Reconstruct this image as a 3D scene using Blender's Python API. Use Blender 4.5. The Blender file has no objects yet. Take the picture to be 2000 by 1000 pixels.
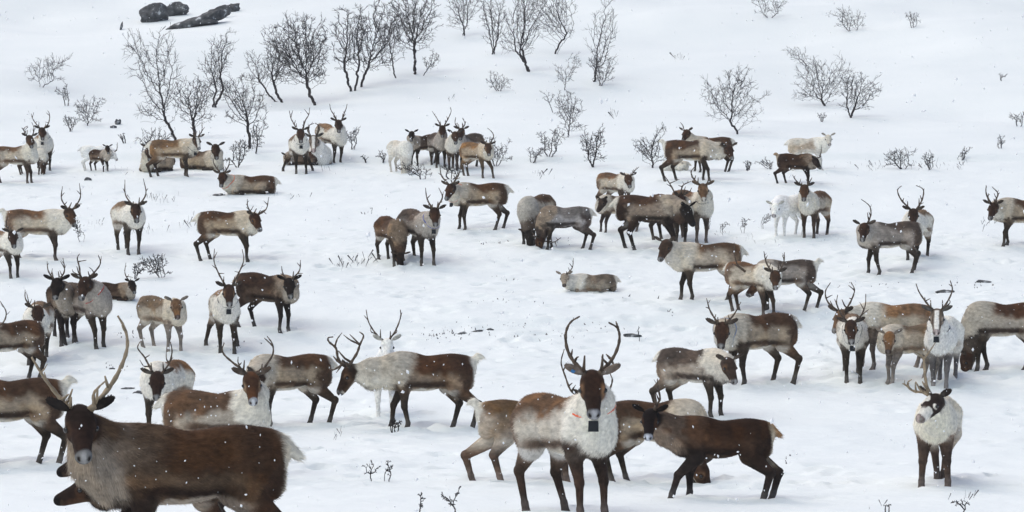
import bpy, math, random
import numpy as np
from mathutils import Vector

SC = bpy.context.scene
COL = SC.collection
R = math.radians

# ------------------------------------------------------------------ camera
F = 5671.0                       # focal length in photo pixels (2000 wide)
PITCH = R(2.5)
cam_d = bpy.data.cameras.new('camera')
cam = bpy.data.objects.new('camera', cam_d)
COL.objects.link(cam)
cam_d.sensor_width = 36.0
cam_d.lens = 36.0 * F / 2000.0
cam_d.clip_start = 0.5
cam_d.clip_end = 2000.0
cam.location = (0, 0, 0)
cam.rotation_euler = (R(90) - PITCH, 0, 0)
SC.camera = cam

# ------------------------------------------------------------------ sky, sun, exposure
SUN_EL, SUN_AZ = R(48), R(-35)
w = bpy.data.worlds.new('World')
SC.world = w
w.use_nodes = True
nt = w.node_tree
bg = nt.nodes['Background']
sky = nt.nodes.new('ShaderNodeTexSky')
sky.sky_type = 'NISHITA'
sky.sun_disc = False
sky.sun_elevation = SUN_EL
sky.sun_rotation = SUN_AZ
sky.air_density = 0.7
sky.dust_density = 3.0
sky.ozone_density = 0.6
nt.links.new(sky.outputs[0], bg.inputs[0])
bg.inputs[1].default_value = 0.13
sun_d = bpy.data.lights.new('sun', 'SUN')
sun_d.energy = 1.3
sun_d.angle = R(42)
sun_d.color = (1.0, 0.99, 0.88)
sun = bpy.data.objects.new('sun', sun_d)
COL.objects.link(sun)
# the light travels from high behind-left of the camera
sd = Vector((math.sin(SUN_AZ) * math.cos(SUN_EL), -math.cos(SUN_AZ) * math.cos(SUN_EL), math.sin(SUN_EL)))
sun.rotation_euler = sd.to_track_quat('Z', 'Y').to_euler()
SC.view_settings.view_transform = 'Standard'
SC.view_settings.look = 'None'
SC.view_settings.gamma = 1.0
SC.view_settings.exposure = 0.38

# ------------------------------------------------------------------ helpers
def tag(o, label=None, cat=None, group=None, kind=None):
    if label: o['label'] = label
    if cat: o['category'] = cat
    if group: o['group'] = group
    if kind: o['kind'] = kind
    return o

def empty(name, loc, rz=0.0):
    o = bpy.data.objects.new(name, None)
    COL.objects.link(o)
    o.location = loc
    o.rotation_euler = (0, 0, rz)
    o.empty_display_size = 0.2
    return o

def mesh_obj(name, verts, faces, mat, parent=None, smooth=True, colors=None, normals=None):
    me = bpy.data.meshes.new(name)
    verts = np.asarray(verts, dtype=np.float32)
    me.vertices.add(len(verts))
    me.vertices.foreach_set('co', verts.ravel())
    flat = []; starts = []; n = 0
    if isinstance(faces, (list, tuple)) and len(faces) and isinstance(faces[0], np.ndarray) and faces[0].ndim == 2:
        for fa in faces:
            if len(fa) == 0: continue
            starts.append(n + np.arange(len(fa)) * fa.shape[1]); n += fa.size
            flat.append(fa.ravel())
        flat = np.concatenate(flat); starts = np.concatenate(starts)
    else:
        for fa in faces:
            starts.append(n); n += len(fa); flat.extend(fa)
        flat = np.array(flat); starts = np.array(starts)
    me.loops.add(len(flat))
    me.loops.foreach_set('vertex_index', flat.astype(np.int32))
    me.polygons.add(len(starts))
    me.polygons.foreach_set('loop_start', starts.astype(np.int32))
    me.update(calc_edges=True)
    me.validate()
    me.polygons.foreach_set('use_smooth', np.full(len(me.polygons), smooth))
    if colors is not None:
        ca = me.color_attributes.new('coat', 'FLOAT_COLOR', 'POINT')
        c4 = np.ones((len(verts), 4), np.float32); c4[:, :3] = colors
        ca.data.foreach_set('color', c4.ravel())
    if normals is not None:
        me.normals_split_custom_set_from_vertices([tuple(v) for v in normals.tolist()])
    me.materials.append(mat)
    o = bpy.data.objects.new(name, me)
    COL.objects.link(o)
    if parent is not None: o.parent = parent
    return o

def material(name, base=(.5, .5, .5), rough=.8, attr=None, noise=None, bump=None, spec=0.3, noise_mix=0.35, stretch=None):
    m = bpy.data.materials.new(name); m.use_nodes = True
    t = m.node_tree; b = t.nodes['Principled BSDF']
    b.inputs['Roughness'].default_value = rough
    b.inputs['Specular IOR Level'].default_value = spec
    b.inputs['Base Color'].default_value = (*base, 1)
    tc = t.nodes.new('ShaderNodeTexCoord')
    src = tc.outputs['Object']
    if stretch:
        mp = t.nodes.new('ShaderNodeMapping'); mp.inputs['Scale'].default_value = stretch
        t.links.new(src, mp.inputs[0]); src = mp.outputs[0]
    col = None
    if attr:
        a = t.nodes.new('ShaderNodeVertexColor'); a.layer_name = attr; col = a.outputs[0]
    if noise:
        n = t.nodes.new('ShaderNodeTexNoise'); n.inputs['Scale'].default_value = noise
        n.inputs['Detail'].default_value = 5
        t.links.new(src, n.inputs['Vector'])
        mr = t.nodes.new('ShaderNodeMapRange')
        mr.inputs[1].default_value = .3; mr.inputs[2].default_value = .7
        mr.inputs[3].default_value = 1 - noise_mix; mr.inputs[4].default_value = 1 + noise_mix
        t.links.new(n.outputs[0], mr.inputs[0])
        mx = t.nodes.new('ShaderNodeVectorMath'); mx.operation = 'SCALE'
        if col: t.links.new(col, mx.inputs[0])
        else: mx.inputs[0].default_value = base
        t.links.new(mr.outputs[0], mx.inputs['Scale'])
        col = mx.outputs[0]
    if col: t.links.new(col, b.inputs['Base Color'])
    if bump:
        n2 = t.nodes.new('ShaderNodeTexNoise'); n2.inputs['Scale'].default_value = bump[0]; n2.inputs['Detail'].default_value = 4
        t.links.new(src, n2.inputs['Vector'])
        bp = t.nodes.new('ShaderNodeBump'); bp.inputs['Strength'].default_value = bump[1]; bp.inputs['Distance'].default_value = bump[2]
        t.links.new(n2.outputs[0], bp.inputs['Height'])
        t.links.new(bp.outputs[0], b.inputs['Normal'])
    return m

def vnoise(x, y, seed=0):
    """value noise on a lattice, vectorised"""
    xi = np.floor(x).astype(np.int64); yi = np.floor(y).astype(np.int64)
    xf = x - xi; yf = y - yi
    u = xf * xf * (3 - 2 * xf); v = yf * yf * (3 - 2 * yf)
    def h(a, b):
        n = (a * 374761393 + b * 668265263 + seed * 1442695041) & 0x7fffffff
        n = ((n ^ (n >> 13)) * 1274126177) & 0x7fffffff
        return ((n ^ (n >> 16)) & 0xffff) / 65535.0 - .5
    return (h(xi, yi) * (1 - u) + h(xi + 1, yi) * u) * (1 - v) + (h(xi, yi + 1) * (1 - u) + h(xi + 1, yi + 1) * u) * v

def sstep(a, b, x):
    t = np.clip((x - a) / (b - a), 0, 1)
    return t * t * (3 - 2 * t)

# ------------------------------------------------------------------ terrain
rows = [(0, 150.), (200, 109.), (320, 85.), (345, 81.), (450, 68.), (500, 63.5), (600, 56.5), (680, 52.), (750, 47.5),
        (830, 42.), (935, 34.4), (1003, 28.6), (1110, 22.4)]
prof = [(-60, -1.2), (-20, -1.5), (0, -1.75), (8, -2.3), (15, -2.95)]
for r_, d_ in reversed(rows):
    prof.append((d_, -d_ * math.tan(PITCH + math.atan((r_ - 500) / F))))
prof += [(200, 17.5), (300, 38), (500, 70)]
PX = np.array([p[0] for p in prof]); PZ = np.array([p[1] for p in prof])
# smooth monotone-ish resampling of the profile
_g = np.arange(-60, 500, .5)
_z = np.interp(_g, PX, PZ)
_k = np.exp(-np.linspace(-2.2, 2.2, 13) ** 2 / 2); _k /= _k.sum()
_zp = np.pad(_z, 6, mode='edge'); _z2 = np.convolve(_zp, _k, 'valid')

TR = np.random.RandomState(5)
def ground_base(x, y):
    x = np.asarray(x, float); y = np.asarray(y, float)
    z = np.interp(y, _g, _z2)
    amp = sstep(20, 60, y)
    z = z + amp * .16 * vnoise(x / 9 + 3, y / 14, 1) + .10 * amp * vnoise(x / 3.3, y / 4.7, 2)
    far = sstep(84, 110, y)
    z = z + far * (1.6 * vnoise(x / 11 + 9, y / 16 + 2, 3) + .5 * vnoise(x / 4.1, y / 7, 4))
    herd = sstep(24, 32, y) * (1 - sstep(80, 90, y))
    z = z + herd * (.040 * vnoise(x / .9, y / 1.1, 6) + .034 * vnoise(x / .35, y / .4, 7))
    # a soft snow step along the foot of the hill
    z = z + .18 * sstep(85.2, 86.0, y + .8 * vnoise(x / 6, 0 * x, 8)) * (1 - sstep(88, 96, y))
    z = z + .10 * sstep(54.4, 54.9, y + .9 * vnoise(x / 3, 0 * x, 9)) * (1 - sstep(56, 60, y))
    return z

def ray(px, py):
    a = math.atan2(py - 500, F) + PITCH
    d = Vector(((px - 1000) / F, 0, 0))
    v = Vector(((px - 1000), F * math.cos(PITCH) - (py - 500) * math.sin(PITCH), -(py - 500) * math.cos(PITCH) - F * math.sin(PITCH)))
    return v / F           # depth (along the view axis) 1 per unit

def hit(px, py):
    v = ray(px, py)
    t = np.arange(15, 320, .02)
    z = ground_base(v.x * t, v.y * t)
    below = v.z * t < z
    i = int(np.argmax(below)) if below.any() else len(t) - 1
    return Vector((v.x * t[i], v.y * t[i], float(z[i]))), t[i]

dips = []      # (x, y, radius, depth) hoof prints pressed into the snow
for _ in range(2600):
    py = TR.uniform(345, 960) if TR.rand() < .75 else TR.uniform(400, 760)
    px = TR.uniform(-100, 2100)
    d = np.interp(py, [r[0] for r in rows], [r[1] for r in rows])
    x = (px - 1000) / F * d
    if vnoise(np.array([x / 4.]), np.array([d / 5.]), 21)[0] < .02: continue
    dips.append((x, d, TR.uniform(.09, .17), TR.uniform(.03, .085)))

# ------------------------------------------------------------------ materials
M_snow = bpy.data.materials.new('snow'); M_snow.use_nodes = True
t = M_snow.node_tree; b = t.nodes['Principled BSDF']
b.inputs['Roughness'].default_value = .75
b.inputs['Specular IOR Level'].default_value = .2
tc = t.nodes.new('ShaderNodeTexCoord')
n1 = t.nodes.new('ShaderNodeTexNoise'); n1.inputs['Scale'].default_value = .35; n1.inputs['Detail'].default_value = 6
t.links.new(tc.outputs['Object'], n1.inputs['Vector'])
cr = t.nodes.new('ShaderNodeValToRGB')
cr.color_ramp.elements[0].position = .3; cr.color_ramp.elements[0].color = (.79, .845, .855, 1)
cr.color_ramp.elements[1].position = .7; cr.color_ramp.elements[1].color = (.83, .88, .885, 1)
t.links.new(n1.outputs[0], cr.inputs[0]); t.links.new(cr.outputs[0], b.inputs['Base Color'])
nb = t.nodes.new('ShaderNodeTexNoise'); nb.inputs['Scale'].default_value = 5; nb.inputs['Detail'].default_value = 8
t.links.new(tc.outputs['Object'], nb.inputs['Vector'])
bp = t.nodes.new('ShaderNodeBump'); bp.inputs['Strength'].default_value = .5; bp.inputs['Distance'].default_value = .04
t.links.new(nb.outputs[0], bp.inputs['Height']); t.links.new(bp.outputs[0], b.inputs['Normal'])

M_coat = material('reindeer_coat', attr='coat', rough=.9, noise=26, noise_mix=.22, bump=(60, .25, .01), spec=.15, stretch=(.5, 1.3, 1.0))
M_antler = material('antler_dark', (.085, .06, .042), .6, noise=18, noise_mix=.4)
M_antler_tan = material('antler_tan', (.27, .21, .14), .55, noise=14, noise_mix=.35)
M_eye = material('eye', (.008, .006, .006), .12, spec=.6)
M_bark = material('bark', (.035, .03, .032), .9, noise=20, noise_mix=.4)
M_bark_far = material('bark_hazed', (.10, .095, .10), .9, noise=20, noise_mix=.4)  # paler than the near bark: distance haze painted into the colour
M_flake = material('snowflake', (.92, .93, .95), .7)
M_tagblack = material('collar_tag_black', (.012, .014, .018), .5)
STRAP = {'orange': material('strap_orange', (.75, .12, .035), .6), 'blue': material('strap_blue', (.06, .10, .42), .6), 'cord': material('cord_blue', (.25, .30, .42), .7),
         'red': material('strap_red', (.5, .02, .02), .6), 'purple': material('strap_purple', (.32, .03, .18), .6),
         'black': M_tagblack}
M_blue = material('ear_tag_blue', (.03, .16, .38), .4)
M_rock = bpy.data.materials.new('rock'); M_rock.use_nodes = True
t = M_rock.node_tree; b = t.nodes['Principled BSDF']; b.inputs['Roughness'].default_value = .9
tc = t.nodes.new('ShaderNodeTexCoord'); n1 = t.nodes.new('ShaderNodeTexNoise'); n1.inputs['Scale'].default_value = 3.5; n1.inputs['Detail'].default_value = 8
t.links.new(tc.outputs['Object'], n1.inputs['Vector'])
cr = t.nodes.new('ShaderNodeValToRGB')
cr.color_ramp.elements[0].position = .35; cr.color_ramp.elements[0].color = (.028, .03, .034, 1)
cr.color_ramp.elements[1].position = .60; cr.color_ramp.elements[1].color = (.10, .105, .11, 1)
e = cr.color_ramp.elements.new(.69); e.color = (.6, .62, .64, 1)
t.links.new(n1.outputs[0], cr.inputs[0]); t.links.new(cr.outputs[0], b.inputs['Base Color'])
bp = t.nodes.new('ShaderNodeBump'); bp.inputs['Strength'].default_value = .8; bp.inputs['Distance'].default_value = .08
t.links.new(n1.outputs[0], bp.inputs['Height']); t.links.new(bp.outputs[0], b.inputs['Normal'])

# ------------------------------------------------------------------ signed-distance bodies
def d_cap(p, a, b, ra, rb):
    ba = b - a; L = max(1e-9, float(ba @ ba))
    t = np.clip(((p - a) @ ba) / L, 0, 1)
    return np.linalg.norm(p - a - t[..., None] * ba, axis=-1) - (ra + (rb - ra) * t)

def d_ell(p, c, r, M):
    q = (p - c) @ M.T if M is not None else (p - c)
    k0 = np.linalg.norm(q / r, axis=-1); k1 = np.linalg.norm(q / (r * r), axis=-1)
    return k0 * (k0 - 1) / np.maximum(k1, 1e-6)

class Prim:
    def __init__(s, kind, grp, k, **a):
        s.kind, s.grp, s.k, s.a = kind, grp, k, a
        if kind == 'cap':
            s.lo = np.minimum(a['a'] - a['ra'], a['b'] - a['rb']); s.hi = np.maximum(a['a'] + a['ra'], a['b'] + a['rb'])
        else:
            m = float(np.max(a['r'])) if a['M'] is not None else a['r']
            s.lo = a['c'] - m; s.hi = a['c'] + m
    def d(s, p):
        if s.kind == 'cap': return d_cap(p, s.a['a'], s.a['b'], s.a['ra'], s.a['rb'])
        return d_ell(p, s.a['c'], s.a['r'], s.a['M'])

def surface_nets(prims, h):
    lo = np.min([p.lo for p in prims], 0) - 3 * h; hi = np.max([p.hi for p in prims], 0) + 3 * h
    n = np.ceil((hi - lo) / h).astype(int) + 1
    D = np.full(n, .5, np.float32)
    ax = [lo[i] + h * np.arange(n[i]) for i in range(3)]
    for p in prims:
        m = p.k + 3 * h
        i0 = np.maximum(0, np.floor((p.lo - m - lo) / h).astype(int)); i1 = np.minimum(n, np.ceil((p.hi + m - lo) / h).astype(int) + 1)
        X = np.stack(np.meshgrid(*[ax[i][i0[i]:i1[i]] for i in range(3)], indexing='ij'), -1)
        dp = p.d(X)
        sl = tuple(slice(i0[i], i1[i]) for i in range(3))
        A = D[sl]; k = p.k
        hh = np.maximum(k - np.abs(A - dp), 0) / k
        D[sl] = np.minimum(A, dp) - hh * hh * k * .25
    ins = D < 0
    c = n - 1
    pos = np.zeros((*c, 3), np.float32); cnt = np.zeros(c, np.float32)
    cor = [(i, j, k) for i in (0, 1) for j in (0, 1) for k in (0, 1)]
    def sub(A, o): return A[o[0]:o[0] + c[0], o[1]:o[1] + c[1], o[2]:o[2] + c[2]]
    for a in cor:
        for d in range(3):
            if a[d]: continue
            bb = list(a); bb[d] = 1
            Da, Db = sub(D, a), sub(D, bb)
            cr_ = (Da < 0) != (Db < 0)
            tt = np.where(cr_, Da / np.where(cr_, Da - Db, 1), 0)
            for e in range(3):
                pos[..., e] += np.where(cr_, a[e] + (tt if e == d else 0), 0)
            cnt += cr_
    act = cnt > 0
    idx = -np.ones(c, np.int64); idx[act] = np.arange(act.sum())
    base = np.argwhere(act)
    V = lo + h * (base + pos[act] / cnt[act][:, None])
    quads = []
    for d in range(3):
        u, v = (d + 1) % 3, (d + 2) % 3
        s0 = [slice(1, -1)] * 3; s1 = [slice(1, -1)] * 3
        s0[d] = slice(0, -1); s1[d] = slice(1, None)
        A, B = ins[tuple(s0)], ins[tuple(s1)]
        for flip, msk in ((0, A & ~B), (1, ~A & B)):
            q = np.argwhere(msk)
            if not len(q): continue
            off = np.ones(3, int); off[d] = 0
            q = q + off
            def at(du, dv):
                z = q.copy(); z[:, u] -= du; z[:, v] -= dv
                return idx[z[:, 0], z[:, 1], z[:, 2]]
            f = np.stack([at(1, 1), at(0, 1), at(0, 0), at(1, 0)], 1)
            if flip: f = f[:, ::-1]
            quads.append(f)
    Q = np.concatenate(quads)
    # gradient normals
    G = np.stack(np.gradient(D, h), -1)
    gi = np.clip(base + 0, 0, n - 1)
    N = G[gi[:, 0], gi[:, 1], gi[:, 2]] + G[np.minimum(gi[:, 0] + 1, n[0] - 1), np.minimum(gi[:, 1] + 1, n[1] - 1), np.minimum(gi[:, 2] + 1, n[2] - 1)]
    N /= np.maximum(np.linalg.norm(N, axis=1, keepdims=True), 1e-6)
    return V, Q, N

def c3(*v): return np.array(v, float)
# coat palettes (linear albedo of the hair)
def coat(**k):
    d = dict(back=(.105, .060, .038), side=(.34, .275, .205), stripe=(.055, .033, .024), belly=(.62, .585, .52), haunch=(.125, .078, .052),
             neck=(.46, .405, .33), mane=(.62, .58, .50), face=(.06, .034, .024), cheek=(.12, .072, .045), nose=(.27, .265, .26),
             leg=(.055, .043, .033), rump=(.64, .61, .54), ear=(.07, .055, .045), blaze=None, tail=(.68, .65, .58), saddle=.87)
    d.update(k)
    return {a: (np.array(v, float) if isinstance(v, tuple) else v) for a, v in d.items()}
COATS = {
    'brown': coat(),
    'pale': coat(back=(.17, .10, .062), side=(.47, .41, .33), haunch=(.22, .15, .105), neck=(.62, .58, .50), mane=(.70, .67, .60), stripe=(.11, .07, .05), face=(.085, .05, .034), leg=(.075, .055, .043), saddle=.91),
    'grey': coat(back=(.11, .085, .07), side=(.30, .265, .235), haunch=(.13, .095, .075), neck=(.36, .32, .28), mane=(.46, .42, .37), stripe=(.07, .05, .042)),
    'dark': coat(back=(.048, .027, .018), side=(.10, .062, .042), stripe=(.028, .018, .014), belly=(.16, .12, .09), haunch=(.06, .036, .026), neck=(.16, .11, .075), mane=(.34, .29, .235), face=(.026, .018, .016), cheek=(.045, .028, .02), leg=(.036, .027, .024), rump=(.40, .34, .27), tail=(.30, .22, .15), ear=(.02, .016, .015), saddle=.80),
    'hero': coat(back=(.082, .045, .027), side=(.175, .115, .074), stripe=(.035, .020, .016), belly=(.45, .38, .31), haunch=(.068, .038, .025), neck=(.135, .088, .058), mane=(.34, .285, .23), face=(.034, .021, .017), cheek=(.055, .032, .022), leg=(.045, .03, .024), rump=(.62, .56, .46), ear=(.022, .018, .017), saddle=.74),
    'golden': coat(back=(.25, .145, .075), side=(.42, .33, .235), haunch=(.23, .14, .08), neck=(.50, .43, .34), stripe=(.10, .062, .04), face=(.10, .06, .04), cheek=(.2, .13, .085), leg=(.10, .075, .055)),
    'calf': coat(back=(.20, .145, .10), side=(.44, .38, .305), haunch=(.32, .265, .21), neck=(.50, .45, .37), mane=(.60, .55, .47), stripe=(.22, .155, .11), face=(.20, .115, .065), cheek=(.30, .22, .16), leg=(.23, .20, .175), ear=(.22, .19, .16), nose=(.16, .13, .12)),
    'darkcalf': coat(back=(.075, .045, .032), side=(.20, .15, .115), haunch=(.065, .042, .032), neck=(.36, .31, .26), mane=(.48, .43, .37), stripe=(.05, .032, .025), face=(.035, .026, .022), leg=(.04, .03, .026), ear=(.03, .025, .022)),
    'cream': coat(back=(.58, .54, .47), side=(.68, .65, .59), stripe=(.60, .56, .50), belly=(.72, .70, .65), haunch=(.62, .585, .52), neck=(.72, .70, .64), mane=(.75, .73, .68), face=(.55, .51, .44), cheek=(.66, .62, .55), nose=(.4, .37, .36), leg=(.50, .47, .43), rump=(.72, .70, .65), ear=(.33, .30, .26)),
    'white': coat(back=(.86, .845, .80), side=(.88, .87, .83), stripe=(.86, .85, .81), belly=(.88, .87, .84), haunch=(.87, .86, .82), neck=(.88, .87, .84), mane=(.9, .89, .86), face=(.86, .84, .79), cheek=(.87, .86, .82), nose=(.45, .42, .42), leg=(.76, .75, .72), rump=(.78, .77, .75), ear=(.45, .44, .40), tail=(.78, .77, .75)),
    'pied': coat(back=(.58, .53, .44), side=(.70, .66, .58), stripe=(.22, .14, .10), belly=(.30, .22, .17), haunch=(.60, .55, .47), neck=(.72, .70, .63), mane=(.74, .72, .66), face=(.70, .67, .61), cheek=(.68, .64, .57), nose=(.55, .45, .42), leg=(.10, .070, .055), ear=(.045, .035, .03)),
    'whitelegs': coat(back=(.70, .68, .62), side=(.75, .73, .68), stripe=(.42, .36, .29), belly=(.70, .68, .63), haunch=(.62, .58, .52), neck=(.76, .74, .69), mane=(.78, .76, .72), face=(.16, .12, .09), cheek=(.26, .21, .17), nose=(.5, .42, .40), leg=(.17, .155, .15), ear=(.10, .09, .08), blaze=(.74, .71, .66)),
    'palestag': coat(back=(.22, .15, .10), side=(.66, .63, .56), stripe=(.14, .10, .075), belly=(.68, .65, .6), haunch=(.33, .26, .2), neck=(.72, .69, .62), mane=(.75, .72, .66), face=(.06, .036, .027), cheek=(.14, .09, .06), leg=(.055, .043, .033), saddle=.90),
}

FLOW = {'trunk': (-1, 0, -.45), 'neck': (-.6, 0, -.8), 'mane': (-.25, 0, -1), 'uleg': (-.3, 0, -1), 'leg': (0, 0, -1), 'tail': (-1, 0, -.6), 'head': None, 'ear': None}
FLEN = {'trunk': .034, 'neck': .045, 'mane': .062, 'uleg': .022, 'leg': .010, 'tail': .06, 'head': .010, 'ear': .016}

def rotz(v, a):
    return np.array([v[0] * math.cos(a) - v[1] * math.sin(a), v[0] * math.sin(a) + v[1] * math.cos(a), v[2]])

def tube(paths, sides=6):
    """paths: list of (points Nx3, radii N) -> verts, faces"""
    V = []; Fc = []; n = 0
    for pts, rad in paths:
        pts = np.asarray(pts, float); m = len(pts)
        T = np.gradient(pts, axis=0); T /= np.maximum(np.linalg.norm(T, axis=1, keepdims=True), 1e-9)
        ref = np.array([.3, .9, .2]); 
        for i in range(m):
            tdir = T[i]
            a = np.cross(tdir, ref); 
            if np.linalg.norm(a) < 1e-3: a = np.cross(tdir, [1, 0, 0])
            a /= np.linalg.norm(a); bvec = np.cross(tdir, a)
            for s in range(sides):
                an = 2 * math.pi * s / sides
                V.append(pts[i] + rad[i] * (math.cos(an) * a + math.sin(an) * bvec))
        for i in range(m - 1):
            for s in range(sides):
                s2 = (s + 1) % sides
                Fc.append((n + i * sides + s, n + i * sides + s2, n + (i + 1) * sides + s2, n + (i + 1) * sides + s))
        Fc.append(tuple(n + s for s in reversed(range(sides))))
        Fc.append(tuple(n + (m - 1) * sides + s for s in range(sides)))
        n += m * sides
    return np.array(V), Fc

def catmull(P, n=5):
    P = np.asarray(P, float)
    if len(P) < 3: 
        return np.array([P[0] + (P[-1] - P[0]) * t for t in np.linspace(0, 1, n + 1)])
    Q = np.vstack([2 * P[0] - P[1], P, 2 * P[-1] - P[-2]]); out = []
    for i in range(1, len(Q) - 2):
        for t in np.arange(n) / n:
            a, b_, c_, d_ = Q[i - 1], Q[i], Q[i + 1], Q[i + 2]
            out.append(.5 * ((2 * b_) + (c_ - a) * t + (2 * a - 5 * b_ + 4 * c_ - d_) * t * t + (3 * b_ - a - 3 * c_ + d_) * t ** 3))
    out.append(P[-1])
    return np.array(out)

HERD = 'reindeer of the herd in the snow'
reindeer_log = []
def reindeer(label, g, H, yaw, head, hyaw, hpitch, coat_id='brown', antlers=(), collar=None, legs=None, lying=False,
             tailup=False, tan=False, calf=False, eartag=False, hs=1.0, fur=None, neck=1.0, patches=None, seed=0, thick=1.0, lt=1.06, mane=1.0):
    rs = np.random.RandomState(seed + int(g[0]) * 7 + int(g[1]))
    base, dep = hit(*g)
    s_px = F / dep                                # photo pixels per metre here
    k = H / (s_px * (0.55 if lying else 1.06))    # overall size factor
    # headings are given as seen from the camera
    yaw = yaw - math.degrees(math.atan((g[0] - 1000) / F)); hyaw = hyaw - math.degrees(math.atan((head[0] - 1000) / F))
    a = R(yaw) - math.pi / 2
    fw = np.array([math.cos(a), math.sin(a), 0]); lf = np.array([-math.sin(a), math.cos(a), 0])
    root = empty('reindeer', base, a)
    tag(root, label, 'reindeer', HERD)
    B = np.array(base)
    def to_local(wp):
        d = np.asarray(wp, float) - B
        return np.array([d @ fw, d @ lf, d[2]]) / k
    def gz(x, y):                                 # ground height at a local point, in local units
        wp = B + k * (x * fw + y * lf)
        return (float(ground_base(wp[0], wp[1])) - B[2]) / k
    dz = -.57 if lying else 0.0
    tilt = (gz(.45, 0) - gz(-.45, 0)) / .9 * .8    # the back follows the slope
    def T(x, y, z): return np.array([x, y, z + dz + tilt * x])
    C = COATS[coat_id]
    P = []
    def ell(grp, c_, r_, kk=.08, M=None): P.append(Prim('ell', grp, kk, c=c_, r=np.array(r_, float), M=M))
    def cap(grp, a_, b_, ra, rb, kk=.05): P.append(Prim('cap', grp, kk, a=np.array(a_, float), b=np.array(b_, float), ra=ra, rb=rb))
    slim = .92 if calf else 1.0
    slim *= rs.uniform(.93, 1.04)
    ell('trunk', T(.34, 0, .785), (.29, .205 * slim, .262))
    ell('trunk', T(.06, 0, .768), (.46, .235 * slim, .248))
    for sg in (-1, 1): ell('trunk', T(.37, .125 * sg, .77), (.12, .09, .20), .05)
    ell('trunk', T(-.38, 0, .825), (.30, .195 * slim, .205))
    ell('trunk', T(-.58, 0, .86), (.13, .135, .15), .05)
    for sg in (-1, 1): ell('trunk', T(-.56, .085 * sg, .70), (.11, .085, .16), .05)
    ell('trunk', T(.30, 0, .955), (.26, .10, .112))
    ell('trunk', T(-.32, 0, .96), (.29, .13, .082))
    ell('neck', T(.50, 0, .73), (.16, .15, .175))
    # ---- head position: on the line of sight through the given pixel, a neck length from the shoulder
    hy, hp_ = R(hyaw - yaw), R(hpitch - 14 * max(0, math.cos(R(hyaw))) if hpitch < 75 else hpitch)
    S = T(.50, 0, .88)
    rv = np.array(ray(*head)); rv_l = np.array([rv @ fw, rv @ lf, rv[2]]) 
    o_l = to_local((0, 0, 0))
    dl = rv_l / np.linalg.norm(rv_l)
    L = .50 * neck
    w0 = o_l - S; bq = w0 @ dl; cq = w0 @ w0 - L * L; disc = bq * bq - cq
    pref = np.array([1, 0, 0]) + .8 * np.array([math.cos(hy), math.sin(hy), 0]); pref /= np.linalg.norm(pref)
    if disc > 0:
        cands = [o_l + dl * (-bq + sg * math.sqrt(disc)) for sg in (-1, 1)]
        PO = max(cands, key=lambda q: (q - S) @ pref)
    else:
        PO = o_l + dl * (-bq)
        # allow stretched necks a little, otherwise keep the sight line
    nd = PO - S; nl = np.linalg.norm(nd)
    if nl > .85: PO = S + nd * (.85 / nl)
    reindeer_log.append((label[:30], round(k, 2), round(float(np.linalg.norm(PO - S)), 2), round(s_px)))
    hd = rotz(np.array([math.cos(hp_), 0, -math.sin(hp_)]), hy)
    up = rotz(np.array([math.sin(hp_), 0, math.cos(hp_)]), hy)
    sd_ = np.cross(up, hd)                        # the animal's left
    q = 1.14 * hs
    def Hd(f, s_, u_): return PO + q * (f * hd + s_ * sd_ + u_ * up)
    HM = np.stack([hd, sd_, up])
    # neck and mane
    nape = Hd(-.03, 0, -.105) + np.array([0, 0, -.015]); throat = Hd(.04, 0, -.13)
    mid = (S + nape) / 2 + np.array([.03, 0, -.02])
    cap('neck', T(.40, 0, .84), mid, .20, .155, .09)
    cap('neck', mid, nape, .148, .085, .05)
    low = T(.52, 0, .70)
    m2 = (low + throat) / 2 + np.array([.02, 0, -.05])
    mw = (.10 if calf else .125) * mane
    cap('mane', low, m2, .14 * mane, mw, .07); cap('mane', m2, throat, mw, .07, .06)
    # head
    ell('head', Hd(.05, 0, -.065), (.120 * q, .094 * q, .088 * q), .04, HM)
    cap('head', Hd(.09, 0, -.070), Hd(.285, 0, -.088), .080 * q, .050 * q, .03)
    cap('head', Hd(.07, 0, -.125), Hd(.27, 0, -.122), .062 * q, .038 * q, .03)
    for sg in (-1, 1):
        ell('head', Hd(.105, .068 * sg, -.050), (.042 * q, .028 * q, .030 * q), .02, HM)   # brow
        ell('head', Hd(.10, .055 * sg, -.105), (.060 * q, .035 * q, .045 * q), .03, HM)    # cheek
    ell('head', Hd(.315, 0, -.098), (.042 * q, .051 * q, .045 * q), .025, HM)
    for sg in (-1, 1):
        od = .90 * sd_ * sg + .42 * up - .24 * hd; od /= np.linalg.norm(od)
        oq = np.cross(od, hd); oq /= np.linalg.norm(oq); of = np.cross(oq, od)
        EM = np.stack([od, oq, of])
        ell('ear', Hd(.0, .068 * sg, -.012) + od * .085 * q, (.082 * q, .038 * q, .020 * q), .02, EM)
        if eartag and sg == -1: et = (Hd(.0, .068 * sg, -.012) + od * .085 * q + of * .022 * q * (1 if of @ hd > 0 else -1), EM)
    # tail
    if tailup: cap('tail', T(-.66, 0, .94), T(-.73, 0, 1.02), .060, .042, .04); cap('tail', T(-.73, 0, 1.02), T(-.79, .01, 1.01), .042, .03, .03)
    else: cap('tail', T(-.66, 0, .93), T(-.77, 0, .84), .055, .035, .04)
    # legs
    hoofs = []
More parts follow.
